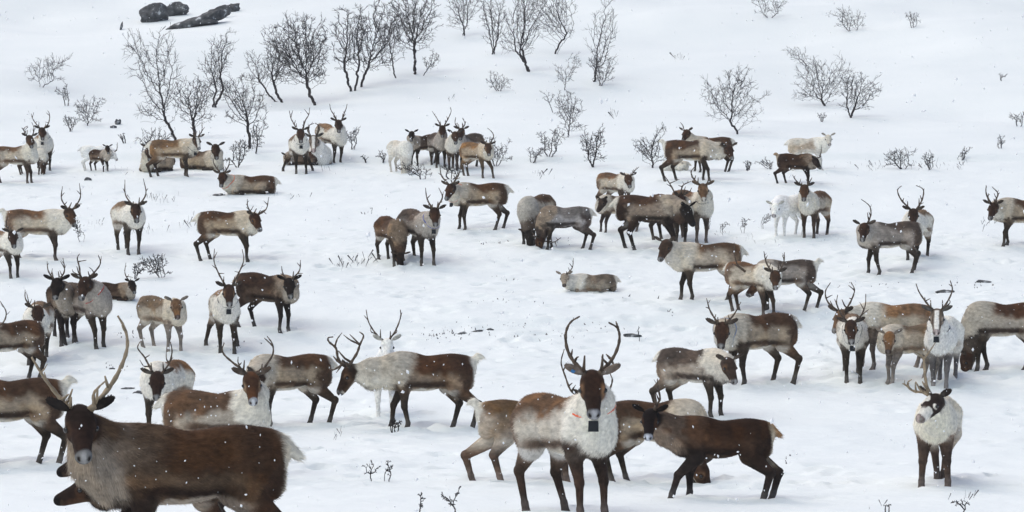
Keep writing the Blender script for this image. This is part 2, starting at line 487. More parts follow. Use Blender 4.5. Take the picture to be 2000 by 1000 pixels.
    if not lying:
        if legs is None: legs = [rs.uniform(-.10, .10) for _ in range(4)]
        legs = [l if isinstance(l, tuple) else (l, 0.0) for l in legs]
        for i, (lx, ly) in enumerate(legs):       # order: fore left, fore right, hind left, hind right (the animal's own)
            sg = 1 if i % 2 == 0 else -1
            sink = .06
            if i < 2:
                x0 = .38; hx, hyy = x0 + .02 + lx, sg * .115 + ly
                z = gz(hx, hyy) - sink
                sh = T(.36, sg * .13, .72); el = T(.33, sg * .125, .55)
                hoof = np.array([hx, hyy, z + .035]); fet = np.array([hx - .025, hyy, z + .13])
                kn = (el * .46 + fet * .54) + np.array([.030 + max(0, lx) * .15, 0, .02])
                cap('trunk', sh, el, .125, .080, .05)
                cap('uleg', el, kn, .074 * lt, .040 * lt, .03)
                ell('leg', kn, (.043 * lt, .040 * lt, .052), .02)
                cap('leg', kn, fet, .038 * lt, .028 * lt, .02)
                cap('leg', fet, hoof, .033 * lt, .040, .02)
                cap('leg', hoof, hoof + np.array([.03, 0, -.02]), .042, .040, .02)
            else:
                x0 = -.50; hx, hyy = x0 + lx, sg * .115 + ly
                z = gz(hx, hyy) - sink
                hip = T(-.44, sg * .11, .80); st = T(-.34 + lx * .3, sg * .145, .585)
                hk = np.array([hx - .085, sg * .12 + ly * .6, (z + .42) * .98]); fet = np.array([hx - .01, hyy, z + .13]); hoof = np.array([hx + .02, hyy, z + .035])
                hk[2] -= abs(lx) * .08
                cap('trunk', hip, st, .165, .115, .07)
                cap('uleg', st, hk, .102 * lt, .046 * lt, .035)
                ell('leg', hk + np.array([-.012, 0, .01]), (.046, .036, .055), .02)
                cap('leg', hk, fet, .042 * lt, .029 * lt, .02)
                cap('leg', fet, hoof, .033 * lt, .040, .02)
                cap('leg', hoof, hoof + np.array([.03, 0, -.02]), .042, .040, .02)
            hoofs.append((hx, hyy))
            wp = B + k * (hx * fw + hyy * lf)
            dips.append((wp[0], wp[1], .12 * k, .04))
            for _ in range(3): dips.append((wp[0] + rs.normal(0, .5), wp[1] + rs.normal(0, .6), rs.uniform(.08, .14), rs.uniform(.03, .08)))
    else:
        for sg in (-1, 1):
            z = gz(.4, sg * .2)
            cap('trunk', np.array([.34, sg * .15, .26]), np.array([.48, sg * .20, z + .06]), .11, .055, .05)
            cap('leg', np.array([.48, sg * .20, z + .06]), np.array([.22, sg * .22, z + .03]), .050, .035, .03)
            z = gz(-.4, sg * .2)
            cap('trunk', np.array([-.42, sg * .14, .26]), np.array([-.16, sg * .25, z + .12]), .17, .09, .06)
            cap('leg', np.array([-.16, sg * .25, z + .08]), np.array([-.36, sg * .27, z + .03]), .055, .035, .03)
    near = s_px * k
    h = .0125 if near > 150 else (.0155 if near > 100 else .019)
    V, Q, N = surface_nets(P, h)
    # ---- coat colour by region and pattern
    grps = ['trunk', 'neck', 'mane', 'head', 'ear', 'uleg', 'leg', 'tail']
    W = {g_: np.zeros(len(V)) for g_ in grps}
    dmin = np.full(len(V), 9.0)
    for p in P:
        wgt = np.exp(-np.clip(p.d(V), -.012, 1) / (.011 if p.grp in ('head', 'ear', 'leg') else .014))
        W[p.grp] = np.maximum(W[p.grp], wgt)
    W['mane'] *= 1.3; W['head'] *= 2.5; W['ear'] *= 3; W['tail'] *= 2
    hv = (V - PO) / q; hx_, hs_, hu_ = hv @ hd, hv @ sd_, hv @ up
    inhead = 1 - sstep(-.055, -.015, hx_) * sstep(-.165, -.125, hu_) * .97
    W['neck'] *= inhead; W['mane'] *= inhead
    tot = sum(W.values()) + 1e-9
    x, y, z = V[:, 0], V[:, 1], V[:, 2] - dz - tilt * V[:, 0]
    sdn = rs.randint(0, 999)
    n1_ = vnoise(x * 5 + sdn, z * 5 + y * 3, 11); n2_ = vnoise(x * 13 + sdn, z * 13 + y * 7, 12); n3_ = vnoise(x * 30 + y * 20, z * 34 + sdn, 13)
    nz = n1_ * .12 + n2_ * .11 + n3_ * .04
    def mixc(A, Bc, t_): return A + (Bc - A) * t_[:, None]
    tr = np.tile(C['side'], (len(V), 1))
    sad = C['saddle'] + .05 * rs.uniform(-1, 1)
    hind = sstep(-.34, -.50, x + nz)
    tr = mixc(tr, C['haunch'], hind)
    tr = mixc(tr, C['back'], sstep(sad - .065, sad + .07, z + nz * .9 - .07 * sstep(-.1, .3, x) + .02))
    tr = mixc(tr, C['stripe'], .92 * np.exp(-(np.abs(z - .625 - nz * .3 - .03 * x) / .050) ** 3) * sstep(-.40, -.22, x) * (1 - sstep(.44, .56, x)))
    shoulder = sstep(.18, .33, x + nz * .8 + (z - .85) * .35)
    tr = mixc(tr, C['neck'], shoulder * sstep(.60, .72, z + nz))
    tr = mixc(tr, C['stripe'] * .6 + C['leg'] * .4, sstep(.22, .34, x) * sstep(.66, .56, z + nz) * .85)
    tr = mixc(tr, C['belly'], sstep(.585, .545, z + nz * .4) * sstep(-.50, -.3, x) * sstep(.30, .18, x))
    tr = mixc(tr, C['rump'], sstep(-.57, -.67, x + nz * .4) * sstep(.16, .11, np.abs(y)) * sstep(.50, .65, z))
    for (cx, cz, rr, colr) in (patches or []):
        tr = mixc(tr, np.array(colr), sstep(1.25, .75, np.sqrt(((x - cx) / rr) ** 2 + ((z - cz) / rr) ** 2) + n1_ * 1.4 + n2_ * .6))
    hc = np.tile(C['cheek'], (len(V), 1))
    hc = mixc(hc, C['face'], sstep(.085, .055, np.abs(hs_) + n2_ * .03) * sstep(-.135, -.095, hu_))
    hc = mixc(hc, C['face'], sstep(.12, .05, hx_))
    if C['blaze'] is not None: hc = mixc(hc, C['blaze'], sstep(.042, .026, np.abs(hs_) + n2_ * .012) * sstep(.0, .03, hx_))
    hc = mixc(hc, C['mane'], sstep(-.145, -.175, hu_) * .6)
    hc = mixc(hc, C['mane'], sstep(.272, .288, hx_ + n2_ * .01) * sstep(-.085, -.105, hu_) * (0 if coat_id in ('darkpale', 'brown2', 'greycalf') else .75))
    hc = mixc(hc, C['nose'] * .55, sstep(.296, .314, hx_ + n2_ * .016 + n3_ * .012))
    hc = mixc(hc, C['nose'] * 1.1, sstep(.31, .33, hx_) * sstep(.03, .01, np.abs(hs_) + n2_ * .01) * .8)
    for sg in (-1, 1):
        re_ = np.sqrt((hx_ - .118) ** 2 + (hu_ + .060) ** 2)
        hc = mixc(hc, C['cheek'] * 1.5 + .02, sstep(.052, .040, re_) * sstep(.055, .07, sg * hs_) * .22)
        hc = mixc(hc, C['face'] * .35 + .004, sstep(.015, .008, np.sqrt((hs_ - sg * .030) ** 2 + ((hu_ + .082) * .8) ** 2)) * sstep(.315, .33, hx_))
        hc = mixc(hc, C['face'] * .4, sstep(.030, .022, re_) * sstep(.06, .075, sg * hs_) * .8)
    hc = mixc(hc, C['face'] * .5 + .004, sstep(.007, .003, np.abs(hu_ + .118)) * sstep(.30, .32, hx_) * .8)
    if coat_id == 'pied':
        bl = vnoise(hx_ * 20 + 5, hs_ * 22 + hu_ * 6, 31)
        hc = mixc(hc, c3(.05, .035, .03), sstep(.02, .10, bl + .25 * sstep(.16, .02, hx_)) * sstep(.25, .18, hx_))
    ec = mixc(np.tile(C['ear'], (len(V), 1)), C['mane'] * .6, sstep(-.02, .012, hx_) * sstep(.16, .12, np.abs(hs_)) * .15)
    ncx = np.tile(C['neck'], (len(V), 1)); mcx = np.tile(C['mane'], (len(V), 1))
    ncx = mixc(ncx, C['mane'], sstep(.1, -.1, n1_ + n2_ * .5) * .35)
    brk = sstep(.62, .50, z + nz) * sstep(.3, .42, x) * (0 if lying else 1)
    mcx = mixc(mcx, C['stripe'], brk * .8); ncx = mixc(ncx, C['stripe'], brk * .9)
    inner = sstep(.1, .06, np.abs(y))
    ul = mixc(np.tile(C['leg'], (len(V), 1)), C['haunch'], sstep(.30, .55, z) * sstep(0, -.2, x))
    ul = mixc(ul, C['rump'], inner * sstep(-.3, -.5, x) * .45 * sstep(.35, .5, z))
    lc = np.tile(C['leg'], (len(V), 1))
    lc = mixc(lc, C['leg'] * .6 + .25 * (1 if coat_id != 'dark' else .3), sstep(.20, .05, z) * .25)
    tl = np.tile(C['tail'], (len(V), 1))
    CC = {'trunk': tr, 'neck': ncx, 'mane': mcx, 'head': hc, 'ear': ec, 'uleg': ul, 'leg': lc, 'tail': tl}
    col = sum(W[g_][:, None] * CC[g_] for g_ in grps) / tot[:, None]
    lum = np.clip(1.3 - col.mean(1) * 1.5, .15, 1)
    col *= (1 + (n2_ * .30 + n3_ * .30 + n1_ * .22) * lum)[:, None]
    # the photograph's coats: deep darks, warm creams
    warm = sstep(-.1, .35, n1_ + .4 * n2_)[:, None]
    m_ = col.mean(1, keepdims=True); col = m_ + (col - m_) * (1.02 + .24 * warm); col = col * (1 + .22 * warm * (m_ < .2))
    col = col * (.62 + .38 * sstep(.03, .30, m_)) * np.where(m_ > .4, 1.06, 1.0)
    col = np.clip(col, .004, .90)
    # ---- fur: short tapered tufts rising out of the skin, part of the same mesh
    nf = fur if fur is not None else (42000 if near > 230 else 26000 if near > 150 else 11000 if near > 100 else 5000)
    f0 = rs.randint(0, len(Q), nf)
    wb = rs.dirichlet((1, 1, 1, 1), nf)
    qv = Q[f0]
    pp = (V[qv] * wb[..., None]).sum(1); nn = (N[qv] * wb[..., None]).sum(1); pc = (col[qv] * wb[..., None]).sum(1)
    FL = sum(W[g_][:, None] * (np.array(FLOW[g_], float) if FLOW[g_] is not None else (-hd * .9 if g_ == 'head' else hd * -.2 + up * .2)) for g_ in grps) / tot[:, None]
    LN = sum(W[g_] * FLEN[g_] for g_ in grps) / tot
    fl = FL[qv[:, 0]]; ln = LN[qv[:, 0]] * rs.uniform(.5, 1.35, nf) * (.8 if calf else 1)
    fl = fl - (fl * nn).sum(1, keepdims=True) * nn
    fl /= np.maximum(np.linalg.norm(fl, axis=1, keepdims=True), .2)
    dr = fl + nn * rs.uniform(.08, .42, (nf, 1)) + rs.normal(0, .12, (nf, 3)); dr /= np.linalg.norm(dr, axis=1, keepdims=True)
    sw = np.cross(dr, nn); sw /= np.maximum(np.linalg.norm(sw, axis=1, keepdims=True), 1e-6)
    wd = (.0030 if near > 150 else .0048 if near > 100 else .0065) * rs.uniform(.6, 1.4, (nf, 1))
    tip = pp + dr * ln[:, None]
    a_, b__ = pp - nn * .004 + sw * wd, pp - nn * .004 - sw * wd
    FV = np.stack([b__, a_, tip], 1).reshape(-1, 3)
    FN = np.repeat(nn, 3, 0); FN /= np.maximum(np.linalg.norm(FN, axis=1, keepdims=True), 1e-6)
    jit = 1 + rs.uniform(-.28, .34, (nf, 1)) * np.clip(1.25 - pc.mean(1, keepdims=True) * 1.2, .25, 1)
    fcol = np.clip(np.stack([pc * jit, pc * jit, pc * jit * 1.08], 1).reshape(-1, 3), .004, .92)
    tri = len(V) + np.arange(nf * 3).reshape(-1, 3)
    AV = np.concatenate([V, FV]) * k
    mesh_obj('body', AV, [Q, tri], M_coat, root, True, np.concatenate([col, fcol]), np.concatenate([N, FN]))
    # ---- eyes
    for sg in (-1, 1):
        ce = Hd(.118, .092 * sg, -.060)
        vs, fs = ball(ce * k, .020 * q * k, 8, 6)
        mesh_obj('eye', vs, fs, M_eye, root)
    # ---- antlers: one mesh each, traced beams and tines given real depth
    ma = M_antler_tan if tan else M_antler
    POw = B + k * (PO[0] * fw + PO[1] * lf + PO[2] * np.array([0, 0, 1.]))
    dP = POw[1] * math.cos(PITCH) - POw[2] * math.sin(PITCH)
    fwh = rotz(np.array([1., 0, 0]), hy); fwh_l = fwh
    for al in antlers:
        paths = []; beam_w = None
        for bi, poly in enumerate(al):
            pts = []
            m = len(poly)
            for j, (ax_, ay_) in enumerate(poly):
                tt = j / max(1, m - 1)
                if bi == 0:
                    dpt = -.16 * k * math.sin(math.pi * min(1, tt * 1.05)) * math.cos(hy + R(yaw)) 
                    pts.append((ax_, ay_, dP - dpt * .8))
                else:
                    if j == 0:
                        bpx = beam_px; dd = [(bx - ax_) ** 2 + (by - ay_) ** 2 for bx, by, _ in bpx]
                        jn = int(np.argmin(dd)); d0 = bpx[jn][2]; pts.append(bpx[jn])
                    else:
                        pts.append((ax_, ay_, d0 - .10 * k * tt * (1 if bi % 2 else -.6)))
            dense = catmull(np.array(pts), 5)
            if bi == 0: beam_px = [tuple(v) for v in dense]
            W3 = np.array([np.array(ray(v[0], v[1])) * v[2] for v in dense])
            L3 = np.array([to_local(v) for v in W3])
            if bi == 0:
                # seat the base in the skull
                L3[0] = L3[0] * .3 + (Hd(.0, .045 * (1 if (L3[1] - PO) @ sd_ > 0 else -1), -.03)) * .7
            r0 = (.0185 if bi == 0 else .0125) * thick * (1.15 if near < 95 else 1)
            rad = np.linspace(r0, r0 * .34, len(L3)) * k
            if bi == 0: rad[0] *= 1.35
            rad = rad * (1 + .16 * np.sin(np.arange(len(rad)) * 1.9 + bi))
            paths.append((L3 * k, rad))
            if bi == 0 and np.linalg.norm(np.diff(L3, axis=0), axis=1).sum() > .38:
                nL = len(L3); outv = sd_ * (1 if (L3[1] - PO) @ sd_ > 0 else -1)
                for tpos, vec, ln_ in ((.07, fwh_l * .9 + np.array([0, 0, .55]), .17), (.26, fwh_l * .5 - outv * .3 + np.array([0, 0, .6]), .10), (.62, -fwh_l * .8 + outv * .2 + np.array([0, 0, .5]), .07), (.80, -outv * .5 + np.array([0, 0, .5]) + fwh_l * .6, .07))[:(4 if len(al) < 3 else 1)]:
                    i_ = min(nL - 2, int(tpos * nL)); st_ = L3[i_]; v_ = vec / np.linalg.norm(vec); ln_ *= rs.uniform(.6, 1.3)
                    bend = np.array([0, 0, .25]) * ln_
                    tp_ = np.array([st_, st_ + v_ * ln_ * .5, st_ + v_ * ln_ + bend]); paths.append((tp_ * k, np.array([.75, .6, .3]) * rad[i_] ))
        vs, fs = tube(paths, 6)
        mesh_obj('antler', vs, fs, ma, root)
    # ---- collar
    if collar:
        colr, tg = collar[0], collar[1]
        cpos = (nape * .12 + mid * .88) * .5 + m2 * .5 + np.array([0, 0, -.02])
        axd = (nape - mid); axd /= np.linalg.norm(axd)
        e1 = np.cross(axd, [0, 1, 0]); e1 /= np.linalg.norm(e1); e2 = np.cross(axd, e1)
        ring_c = cpos; Rr = .165
        # fit the loop to the skin: march outwards until outside the body
        pts = []
        for i in range(25):
            an = 2 * math.pi * i / 24
            dv = math.cos(an) * e1 + math.sin(an) * e2
            rr = np.linspace(.04, .32, 57)
            q_ = ring_c + rr[:, None] * dv
            dd = np.min([p.d(q_) for p in P if p.grp in ('neck', 'mane', 'head', 'trunk')], 0)
            out = np.argmax(dd > .012) if (dd > .022).any() else 30
            pts.append(q_[out])
        pts = np.array(pts)
        pts[:-1] = (np.roll(pts[:-1], 1, 0) + pts[:-1] * 2 + np.roll(pts[:-1], -1, 0)) / 4; pts[-1] = pts[0]
        vs, fs = tube([(pts * k, np.full(25, .009 * k))], 6)
        vs_ = vs
        co = mesh_obj('collar', vs_, fs, STRAP[colr], root)
        if tg:
            # the tag hangs from the loop's lowest point in front
            j = int(np.argmin(pts[:-1, 2] - .35 * (pts[:-1] - ring_c) @ fwh))
            c0 = pts[j] + fwh * .03 + np.array([0, 0, -.065])
            vs, fs = rbox(.012, .046, .046)
            side = np.array([-fwh[1], fwh[0], 0])
            vs = np.array([c0 + v[0] * fwh + v[1] * side + v[2] * np.array([0, 0, 1]) for v in vs])
            mesh_obj('tag', vs * k, fs, M_tagblack, co, False)
    if eartag:
        c0, EM = et
        vs, fs = rbox(.018, .015, .004)
        vs = np.array([c0 + v @ EM for v in vs])
        mesh_obj('ear_tag', vs * k, fs, M_blue, root, False)
    return root

def ball(c, r, nu=10, nv=7):
    V = [c + np.array([0, 0, r])]
    for i in range(1, nv):
        th = math.pi * i / nv
        for j in range(nu):
            ph = 2 * math.pi * j / nu
            V.append(c + r * np.array([math.sin(th) * math.cos(ph), math.sin(th) * math.sin(ph), math.cos(th)]))
    V.append(c - np.array([0, 0, r])); Fc = []
    for j in range(nu): Fc.append((0, 1 + j, 1 + (j + 1) % nu))
    for i in range(nv - 2):
        for j in range(nu):
            a = 1 + i * nu; Fc.append((a + j, a + nu + j, a + nu + (j + 1) % nu, a + (j + 1) % nu))
    e = len(V) - 1; a = 1 + (nv - 2) * nu
    for j in range(nu): Fc.append((e, a + (j + 1) % nu, a + j))
    return np.array(V), Fc

def rbox(a, b, c):
    """box with chamfered vertical corners"""
    ch = min(a, b, c) * .5
    o = [(-a, -b + ch), (-a, b - ch), (-a + ch, b), (a - ch, b), (a, b - ch), (a, -b + ch), (a - ch, -b), (-a + ch, -b)]
    V = [(x, y, -c) for x, y in o] + [(x * .9, y * .9, c) for x, y in o]
    Fc = [tuple(range(8)), tuple(reversed(range(8, 16)))]
    for i in range(8): Fc.append((i, i + 8, (i + 1) % 8 + 8, (i + 1) % 8))
    return np.array(V), Fc


# ------------------------------------------------------------------ the snow field: one sheet to far beyond the frame
def spaced(segs):
    out = []
    for a, b_, st in segs: out.append(np.arange(a, b_, st))
    return np.concatenate(out)
gy_ = spaced([(-60, 10, 3), (10, 22, .5), (22, 72, .11), (72, 92, .16), (92, 155, .4), (155, 300, 4), (300, 480, 12)])
gx_ = spaced([(-260, -60, 10), (-60, -28, 1.5), (-28, -15.5, .3), (-15.5, 15.5, .12), (15.5, 28, .3), (28, 60, 1.5), (60, 261, 10)])
GX, GY = np.meshgrid(gx_, gy_)
GZ = ground_base(GX, GY)
nx_, ny_ = len(gx_), len(gy_)
gi_ = np.arange(nx_ * ny_).reshape(ny_, nx_)
gq = np.stack([gi_[:-1, :-1], gi_[:-1, 1:], gi_[1:, 1:], gi_[1:, :-1]], -1).reshape(-1, 4)
ground = mesh_obj('snow_ground', np.stack([GX, GY, GZ], -1).reshape(-1, 3), [gq], M_snow)
tag(ground, kind='structure')

def press_prints():
    """hoof prints pressed into the snow sheet once every animal stands"""
    Z = GZ.copy()
    for (x, y, r, dp) in dips:
        j0, j1 = np.searchsorted(gx_, [x - 2.6 * r, x + 2.6 * r]); i0, i1 = np.searchsorted(gy_, [y - 2.6 * r, y + 2.6 * r])
        if j1 <= j0 or i1 <= i0: continue
        q = ((gx_[None, j0:j1] - x) ** 2 + (gy_[i0:i1, None] - y) ** 2) / (r * r)
        Z[i0:i1, j0:j1] += -dp * np.exp(-q * 1.3) + .35 * dp * np.exp(-(np.sqrt(q) - 1.6) ** 2 * 4)
    ground.data.vertices.foreach_set('co', np.stack([GX, GY, Z], -1).astype(np.float32).ravel())
    ground.data.update()

# ------------------------------------------------------------------ boulders and stones
def stone(name, label, px, py, wpx, hpx, rot=0.0, seed=0, group=None, flat=.8, rise=None):
    if rise is None: rise = .5 if hpx > 12 else .05
    p, d = hit(px, py)
    m = d / F
    root_c = np.zeros(3)
    rs = np.random.RandomState(seed)
    V, Fc = ball(np.zeros(3), 1.0, 40, 26)
    a = wpx / 2 * m; c_ = hpx / 2 * m * 1.05; b_ = max(a * flat * .7, c_)
    n = vnoise(V[:, 0] * 1.6 + seed, V[:, 2] * 1.6 + V[:, 1] * 1.3, seed + 40) * .55 + vnoise(V[:, 0] * 4 + V[:, 1] * 3, V[:, 2] * 4 + seed, seed + 41) * .20 + vnoise(V[:, 0] * 10 + V[:, 1] * 6, V[:, 2] * 10 + seed, seed + 42) * .07
    # facets
    for _ in range(7):
        nv = rs.normal(size=3); nv /= np.linalg.norm(nv); lim = rs.uniform(.62, .85)
        ex = np.maximum(V @ nv - lim, 0); V = V - ex[:, None] * nv * .85
    V = V * (1 + n)[:, None] * np.array([a, b_, c_])
    cr, sr = math.cos(R(rot)), math.sin(R(rot))
    V = np.stack([V[:, 0] * cr - V[:, 2] * sr, V[:, 1], V[:, 0] * sr + V[:, 2] * cr], -1)
    o = mesh_obj(name, V, Fc, M_rock)
    o.location = p + Vector((0, 0, c_ * rise))
    tag(o, label, 'rock', group)
    return o
RG = 'rocks showing through the snow'
stone('rock', 'small dark stone at the left end of the row in the middle open snow', 903, 652, 18, 6, 0, 51, RG)
stone('rock', 'small dark stone second from left in the row in the middle open snow', 932, 648, 24, 6, 6, 52, RG)
stone('rock', 'small dark stone at the right end of the row in the middle open snow', 957, 644, 15, 5, -4, 54, RG)
stone('rock', 'mottled dark rock between the white stag antlers at right', 1845, 572, 44, 10, 4, 53, RG)
stone('boulder', 'largest dark boulder under a snow cap, left end of the rock cluster at the top', 297, 42, 66, 44, 12, 3, RG)
stone('boulder', 'rounded dark boulder directly right of the largest boulder at the top edge', 345, 30, 50, 34, 8, 5, RG)
stone('boulder', 'long low slanting dark boulder beneath the two rounded ones near the top', 385, 50, 136, 30, 17, 8, RG, rise=.3)
stone('boulder', 'middling dark boulder resting against the upper half of the long slanting one', 424, 36, 66, 30, 16, 11, RG, rise=.35)
stone('boulder', 'small dark boulder at the right tip of the long slanting one', 456, 22, 30, 22, 30, 13, RG)
stone('rock', 'dark upright stone on the hillside behind the brown calf at left', 221, 250, 15, 12, 10, 21, RG)
stone('rock', 'slim dark stone leaning against its upright neighbour on the left hillside', 230, 243, 10, 16, -35, 22, RG)
stone('rock', 'tiny dark stone alone on the upper left slope below the boulders', 237, 58, 5, 18, -12, 23, RG)
stone('rock', 'low grey stone in front of the brown calf and the white reindeer', 172, 352, 16, 9, 0, 24, RG)
stone('rock', 'flat dark stone left of the dark-faced antlered stag on trampled snow', 250, 760, 26, 7, 0, 25, RG)
stone('rock', 'lumpy grey stone just below the flat dark one on trampled snow', 270, 770, 26, 11, 0, 26, RG)
stone('rock', 'small round stone nearest the white chest of the dark-faced stag', 287, 777, 11, 9, 0, 27, RG)
stone('rock', 'dark stone poking out right of the tall stag antlers in mid field', 1232, 657, 36, 10, 0, 28, RG)
stone('rock', 'flat dark stone between the white stag antlers and the right edge', 1920, 552, 32, 11, -5, 29, RG)
stone('rock', 'tiny dark stone near the calf with the golden head', 218, 722, 14, 6, 0, 31, RG)
stone('rock', 'low dark stone under the muzzle of the lying collared reindeer', 428, 382, 30, 8, 6, 32, RG)

# ------------------------------------------------------------------ bare birches and shrubs, grown by space colonisation
def grow(base, bx, by, x0, y0, x1, y1, dens, rs, stems, m, gnarl, lean=0.0):
    if stems == 1 and (x1 - x0) > 40: wx = (x1 - x0) * .12; x0 -= wx; x1 += wx; y1 = y1 + (by - y1) * .35; y0 -= 4
    W_, H_ = (x1 - x0) * m, (y1 - y0) * m
    cx, cz = ((x0 + x1) / 2 - bx) * m, (by - (y0 + y1) / 2) * m
    n = int(dens * 3.5)
    nb_ = max(3, int(n / 26)); A = []
    for _ in range(nb_):                      # ragged crown: many slanting sprays fanning from the stem
        an = rs.uniform(-1.15, 1.15); L_ = rs.uniform(.55, 1.12); dpt = rs.uniform(-.8, .8)
        t_ = rs.uniform(.15, 1, (int(n / nb_) + 1, 1)) ** .8
        A.append(np.array([0, 0, -.95]) + t_ * np.array([math.sin(an) * L_, dpt * L_ * .8, (.4 + .6 * math.cos(an)) * 2.0 * L_ * .92]) + rs.normal(0, .13, (len(t_), 3)) * (.5 + t_))
    A = np.concatenate(A); A = A[(np.abs(A[:, 0]) < 1.1) & (A[:, 2] < 1.08)]
    A[:, 0] += rs.uniform(-.22, .22) * (A[:, 2] + 1)
    if n > 180:
        B_ = rs.uniform(-1, 1, (n // 7, 3)) * np.array([.75, .6, .22]) + np.array([rs.uniform(-.3, .3), 0, -.95 + .1]); A = np.concatenate([A, B_])
    A = A * np.array([W_ / 2, min(W_, H_) * .42, H_ / 2]) + np.array([cx, 0, cz])
    A = A[A[:, 2] > .08]
    size = max(W_, H_); D = size / 36
    nodes = []; par = []
    for s_ in range(stems):
        nodes.append(np.array([rs.uniform(-.06, .06) * W_ * (stems > 1), rs.uniform(-.05, .05) * W_, -.12])); par.append(-1)
    # bare stem up to the crown's lower third
    cz0 = max(.02, cz - H_ * .42)
    for s_ in range(stems):
        cur = s_; p = nodes[s_].copy(); tgt = np.array([cx * .75 + rs.uniform(-.25, .25) * W_ * (stems > 1), rs.uniform(-.1, .1) * W_, cz0])
        for _ in range(40):
            v = tgt - p; L = np.linalg.norm(v)
            if L < D: break
            p = p + (v / L + rs.normal(0, gnarl, 3)) * D
            nodes.append(p.copy()); par.append(cur); cur = len(nodes) - 1
    alive = np.ones(len(A), bool)
    for it in range(90):
        if not alive.any(): break
        Nn = np.array(nodes); Aa = A[alive]
        dd = np.linalg.norm(Aa[:, None] - Nn[None], axis=2); near = dd.argmin(1)
        new = []
        for i in np.unique(near):
            v = (Aa[near == i] - Nn[i]); v /= np.maximum(np.linalg.norm(v, axis=1, keepdims=True), 1e-6); v = v.sum(0)
            v /= max(np.linalg.norm(v), 1e-6); v = v + rs.normal(0, gnarl, 3) + np.array([0, 0, .2])
            v /= np.linalg.norm(v); new.append((i, Nn[i] + v * D))
        for i, p in new: nodes.append(p); par.append(int(i))
        Nn = np.array([p for _, p in new]); idx = np.where(alive)[0]
        dd = np.linalg.norm(A[idx][:, None] - Nn[None], axis=2).min(1)
        alive[idx[dd < D * 1.5]] = False
    # fine end twigs
    par0 = list(par); kids = np.bincount([p for p in par0 if p >= 0], minlength=len(nodes))
    for i in range(len(par0)):
        if par0[i] < 0 or nodes[i][2] < cz0: continue
        for _ in range(3 if kids[i] == 0 else int(rs.rand() < .7) + int(rs.rand() < .2)):
            v = nodes[i] - nodes[par0[i]]; v = v / max(np.linalg.norm(v), 1e-6) + rs.normal(0, .42, 3); v[2] += .3; v /= np.linalg.norm(v)
            nodes.append(nodes[i] + v * D * rs.uniform(.9, 2.9)); par.append(i)
            if rs.rand() < .6:
                j = len(nodes) - 1; v = v + rs.normal(0, .35, 3); v /= np.linalg.norm(v)
                nodes.append(nodes[j] + v * D * rs.uniform(.5, 1.2)); par.append(j)
    return np.array(nodes), par

def plant(name, label, cat, group, bx, by, box, dens=110, stems=1, r0=.03, far=False, gnarl=.30, seed=0, tipr=.0040):
    p, d = hit(bx, by)
    m = d / F
    rs = np.random.RandomState(seed * 13 + int(bx) + int(by))
    N_, par = grow(p, bx, by, *box, dens, rs, stems, m, gnarl)
    n = len(N_); w_ = np.zeros(n)
    for i in range(n - 1, -1, -1):
        if w_[i] == 0: w_[i] = 1
        if par[i] >= 0: w_[par[i]] += w_[i]
    e_ = .62; rad = tipr * w_ ** e_
    mx = rad.max(); rad = tipr + (rad - tipr) * ((r0 - tipr) / max(1e-6, mx - tipr)) if mx > tipr else rad
    root = empty(name, p)
    tag(root, label, cat, group)
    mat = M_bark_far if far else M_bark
    # split into stem and crown: stout segments are the trunk
    thr = max(tipr * 1.6, r0 * .42)
    rid = list(range(n))
    for i in range(n):
        if par[i] >= 0: rid[i] = rid[par[i]]
    jobs = [('trunk' if stems == 1 else 'stem', lambda r: r >= thr, s_) for s_ in range(stems)] + [('crown', lambda r: r < thr, None)]
    for part, sel, only in jobs:
        V = []; Fc = []
        for i in range(n):
            q = par[i]
            if q < 0 or not sel(rad[i]) or (only is not None and rid[i] != only): continue
            a, b_ = N_[q], N_[i]; t_ = b_ - a; L = np.linalg.norm(t_)
            if L < 1e-6: continue
            t_ = t_ / L; u = np.cross(t_, [.3, .8, .1]); u /= np.linalg.norm(u); v = np.cross(t_, u)
            ra = rad[q] if sel(rad[q]) else rad[i] * 1.15
            ra = min(ra, rad[i] * 1.5)
            k = len(V); ns = 5 if rad[i] > .014 else 3
            for (c_, r_) in ((a, ra), (b_ + t_ * rad[i] * .5, rad[i])):
                for s_ in range(ns):
                    an = 2 * math.pi * s_ / ns; V.append(c_ + r_ * (math.cos(an) * u + math.sin(an) * v))
            for s_ in range(ns): Fc.append((k + s_, k + (s_ + 1) % ns, k + ns + (s_ + 1) % ns, k + ns + s_))
        if V: mesh_obj(part, V, Fc, mat, root)
    return root
TG = 'bare birches on the hillside'; SG = 'bare shrubs on the hillside'; WG = 'twigs sticking out of the snow'
def birch(label, bx, by, box, **k): return plant('birch_tree', label, 'tree', TG, bx, by, box, **k)
def shrub(label, bx, by, box, **k):
    k.setdefault('stems', 3); k.setdefault('dens', 60); k.setdefault('r0', .018)
    return plant('shrub', label, 'shrub', SG, bx, by, box, **k)
def twig(label, bx, by, box, **k):
    k.setdefault('stems', 2); k.setdefault('dens', 9); k.setdefault('r0', .007); k.setdefault('tipr', .003); k.setdefault('gnarl', .2)
    return plant('twig', label, 'twig', WG, bx, by, box, **k)
birch('tall slender birch leaning left, first of the birches below the boulders', 345, 275, (268, 62, 360, 222), dens=150, r0=.045)
birch('forked birch right behind the brown reindeer with the white face stripe', 382, 268, (335, 150, 412, 225), dens=120, r0=.05)
birch('upright birch with a fanned crown under the long slanting boulder', 420, 210, (378, 60, 462, 180), dens=160, r0=.045, stems=2)
birch('birch with a long bare trunk ending above the lying collared reindeer', 487, 290, (440, 150, 525, 215), dens=110, r0=.045, gnarl=.2)
birch('wide twisted birch spreading left beside the densest birch', 550, 200, (466, 68, 570, 165), dens=170, r0=.05, stems=2)
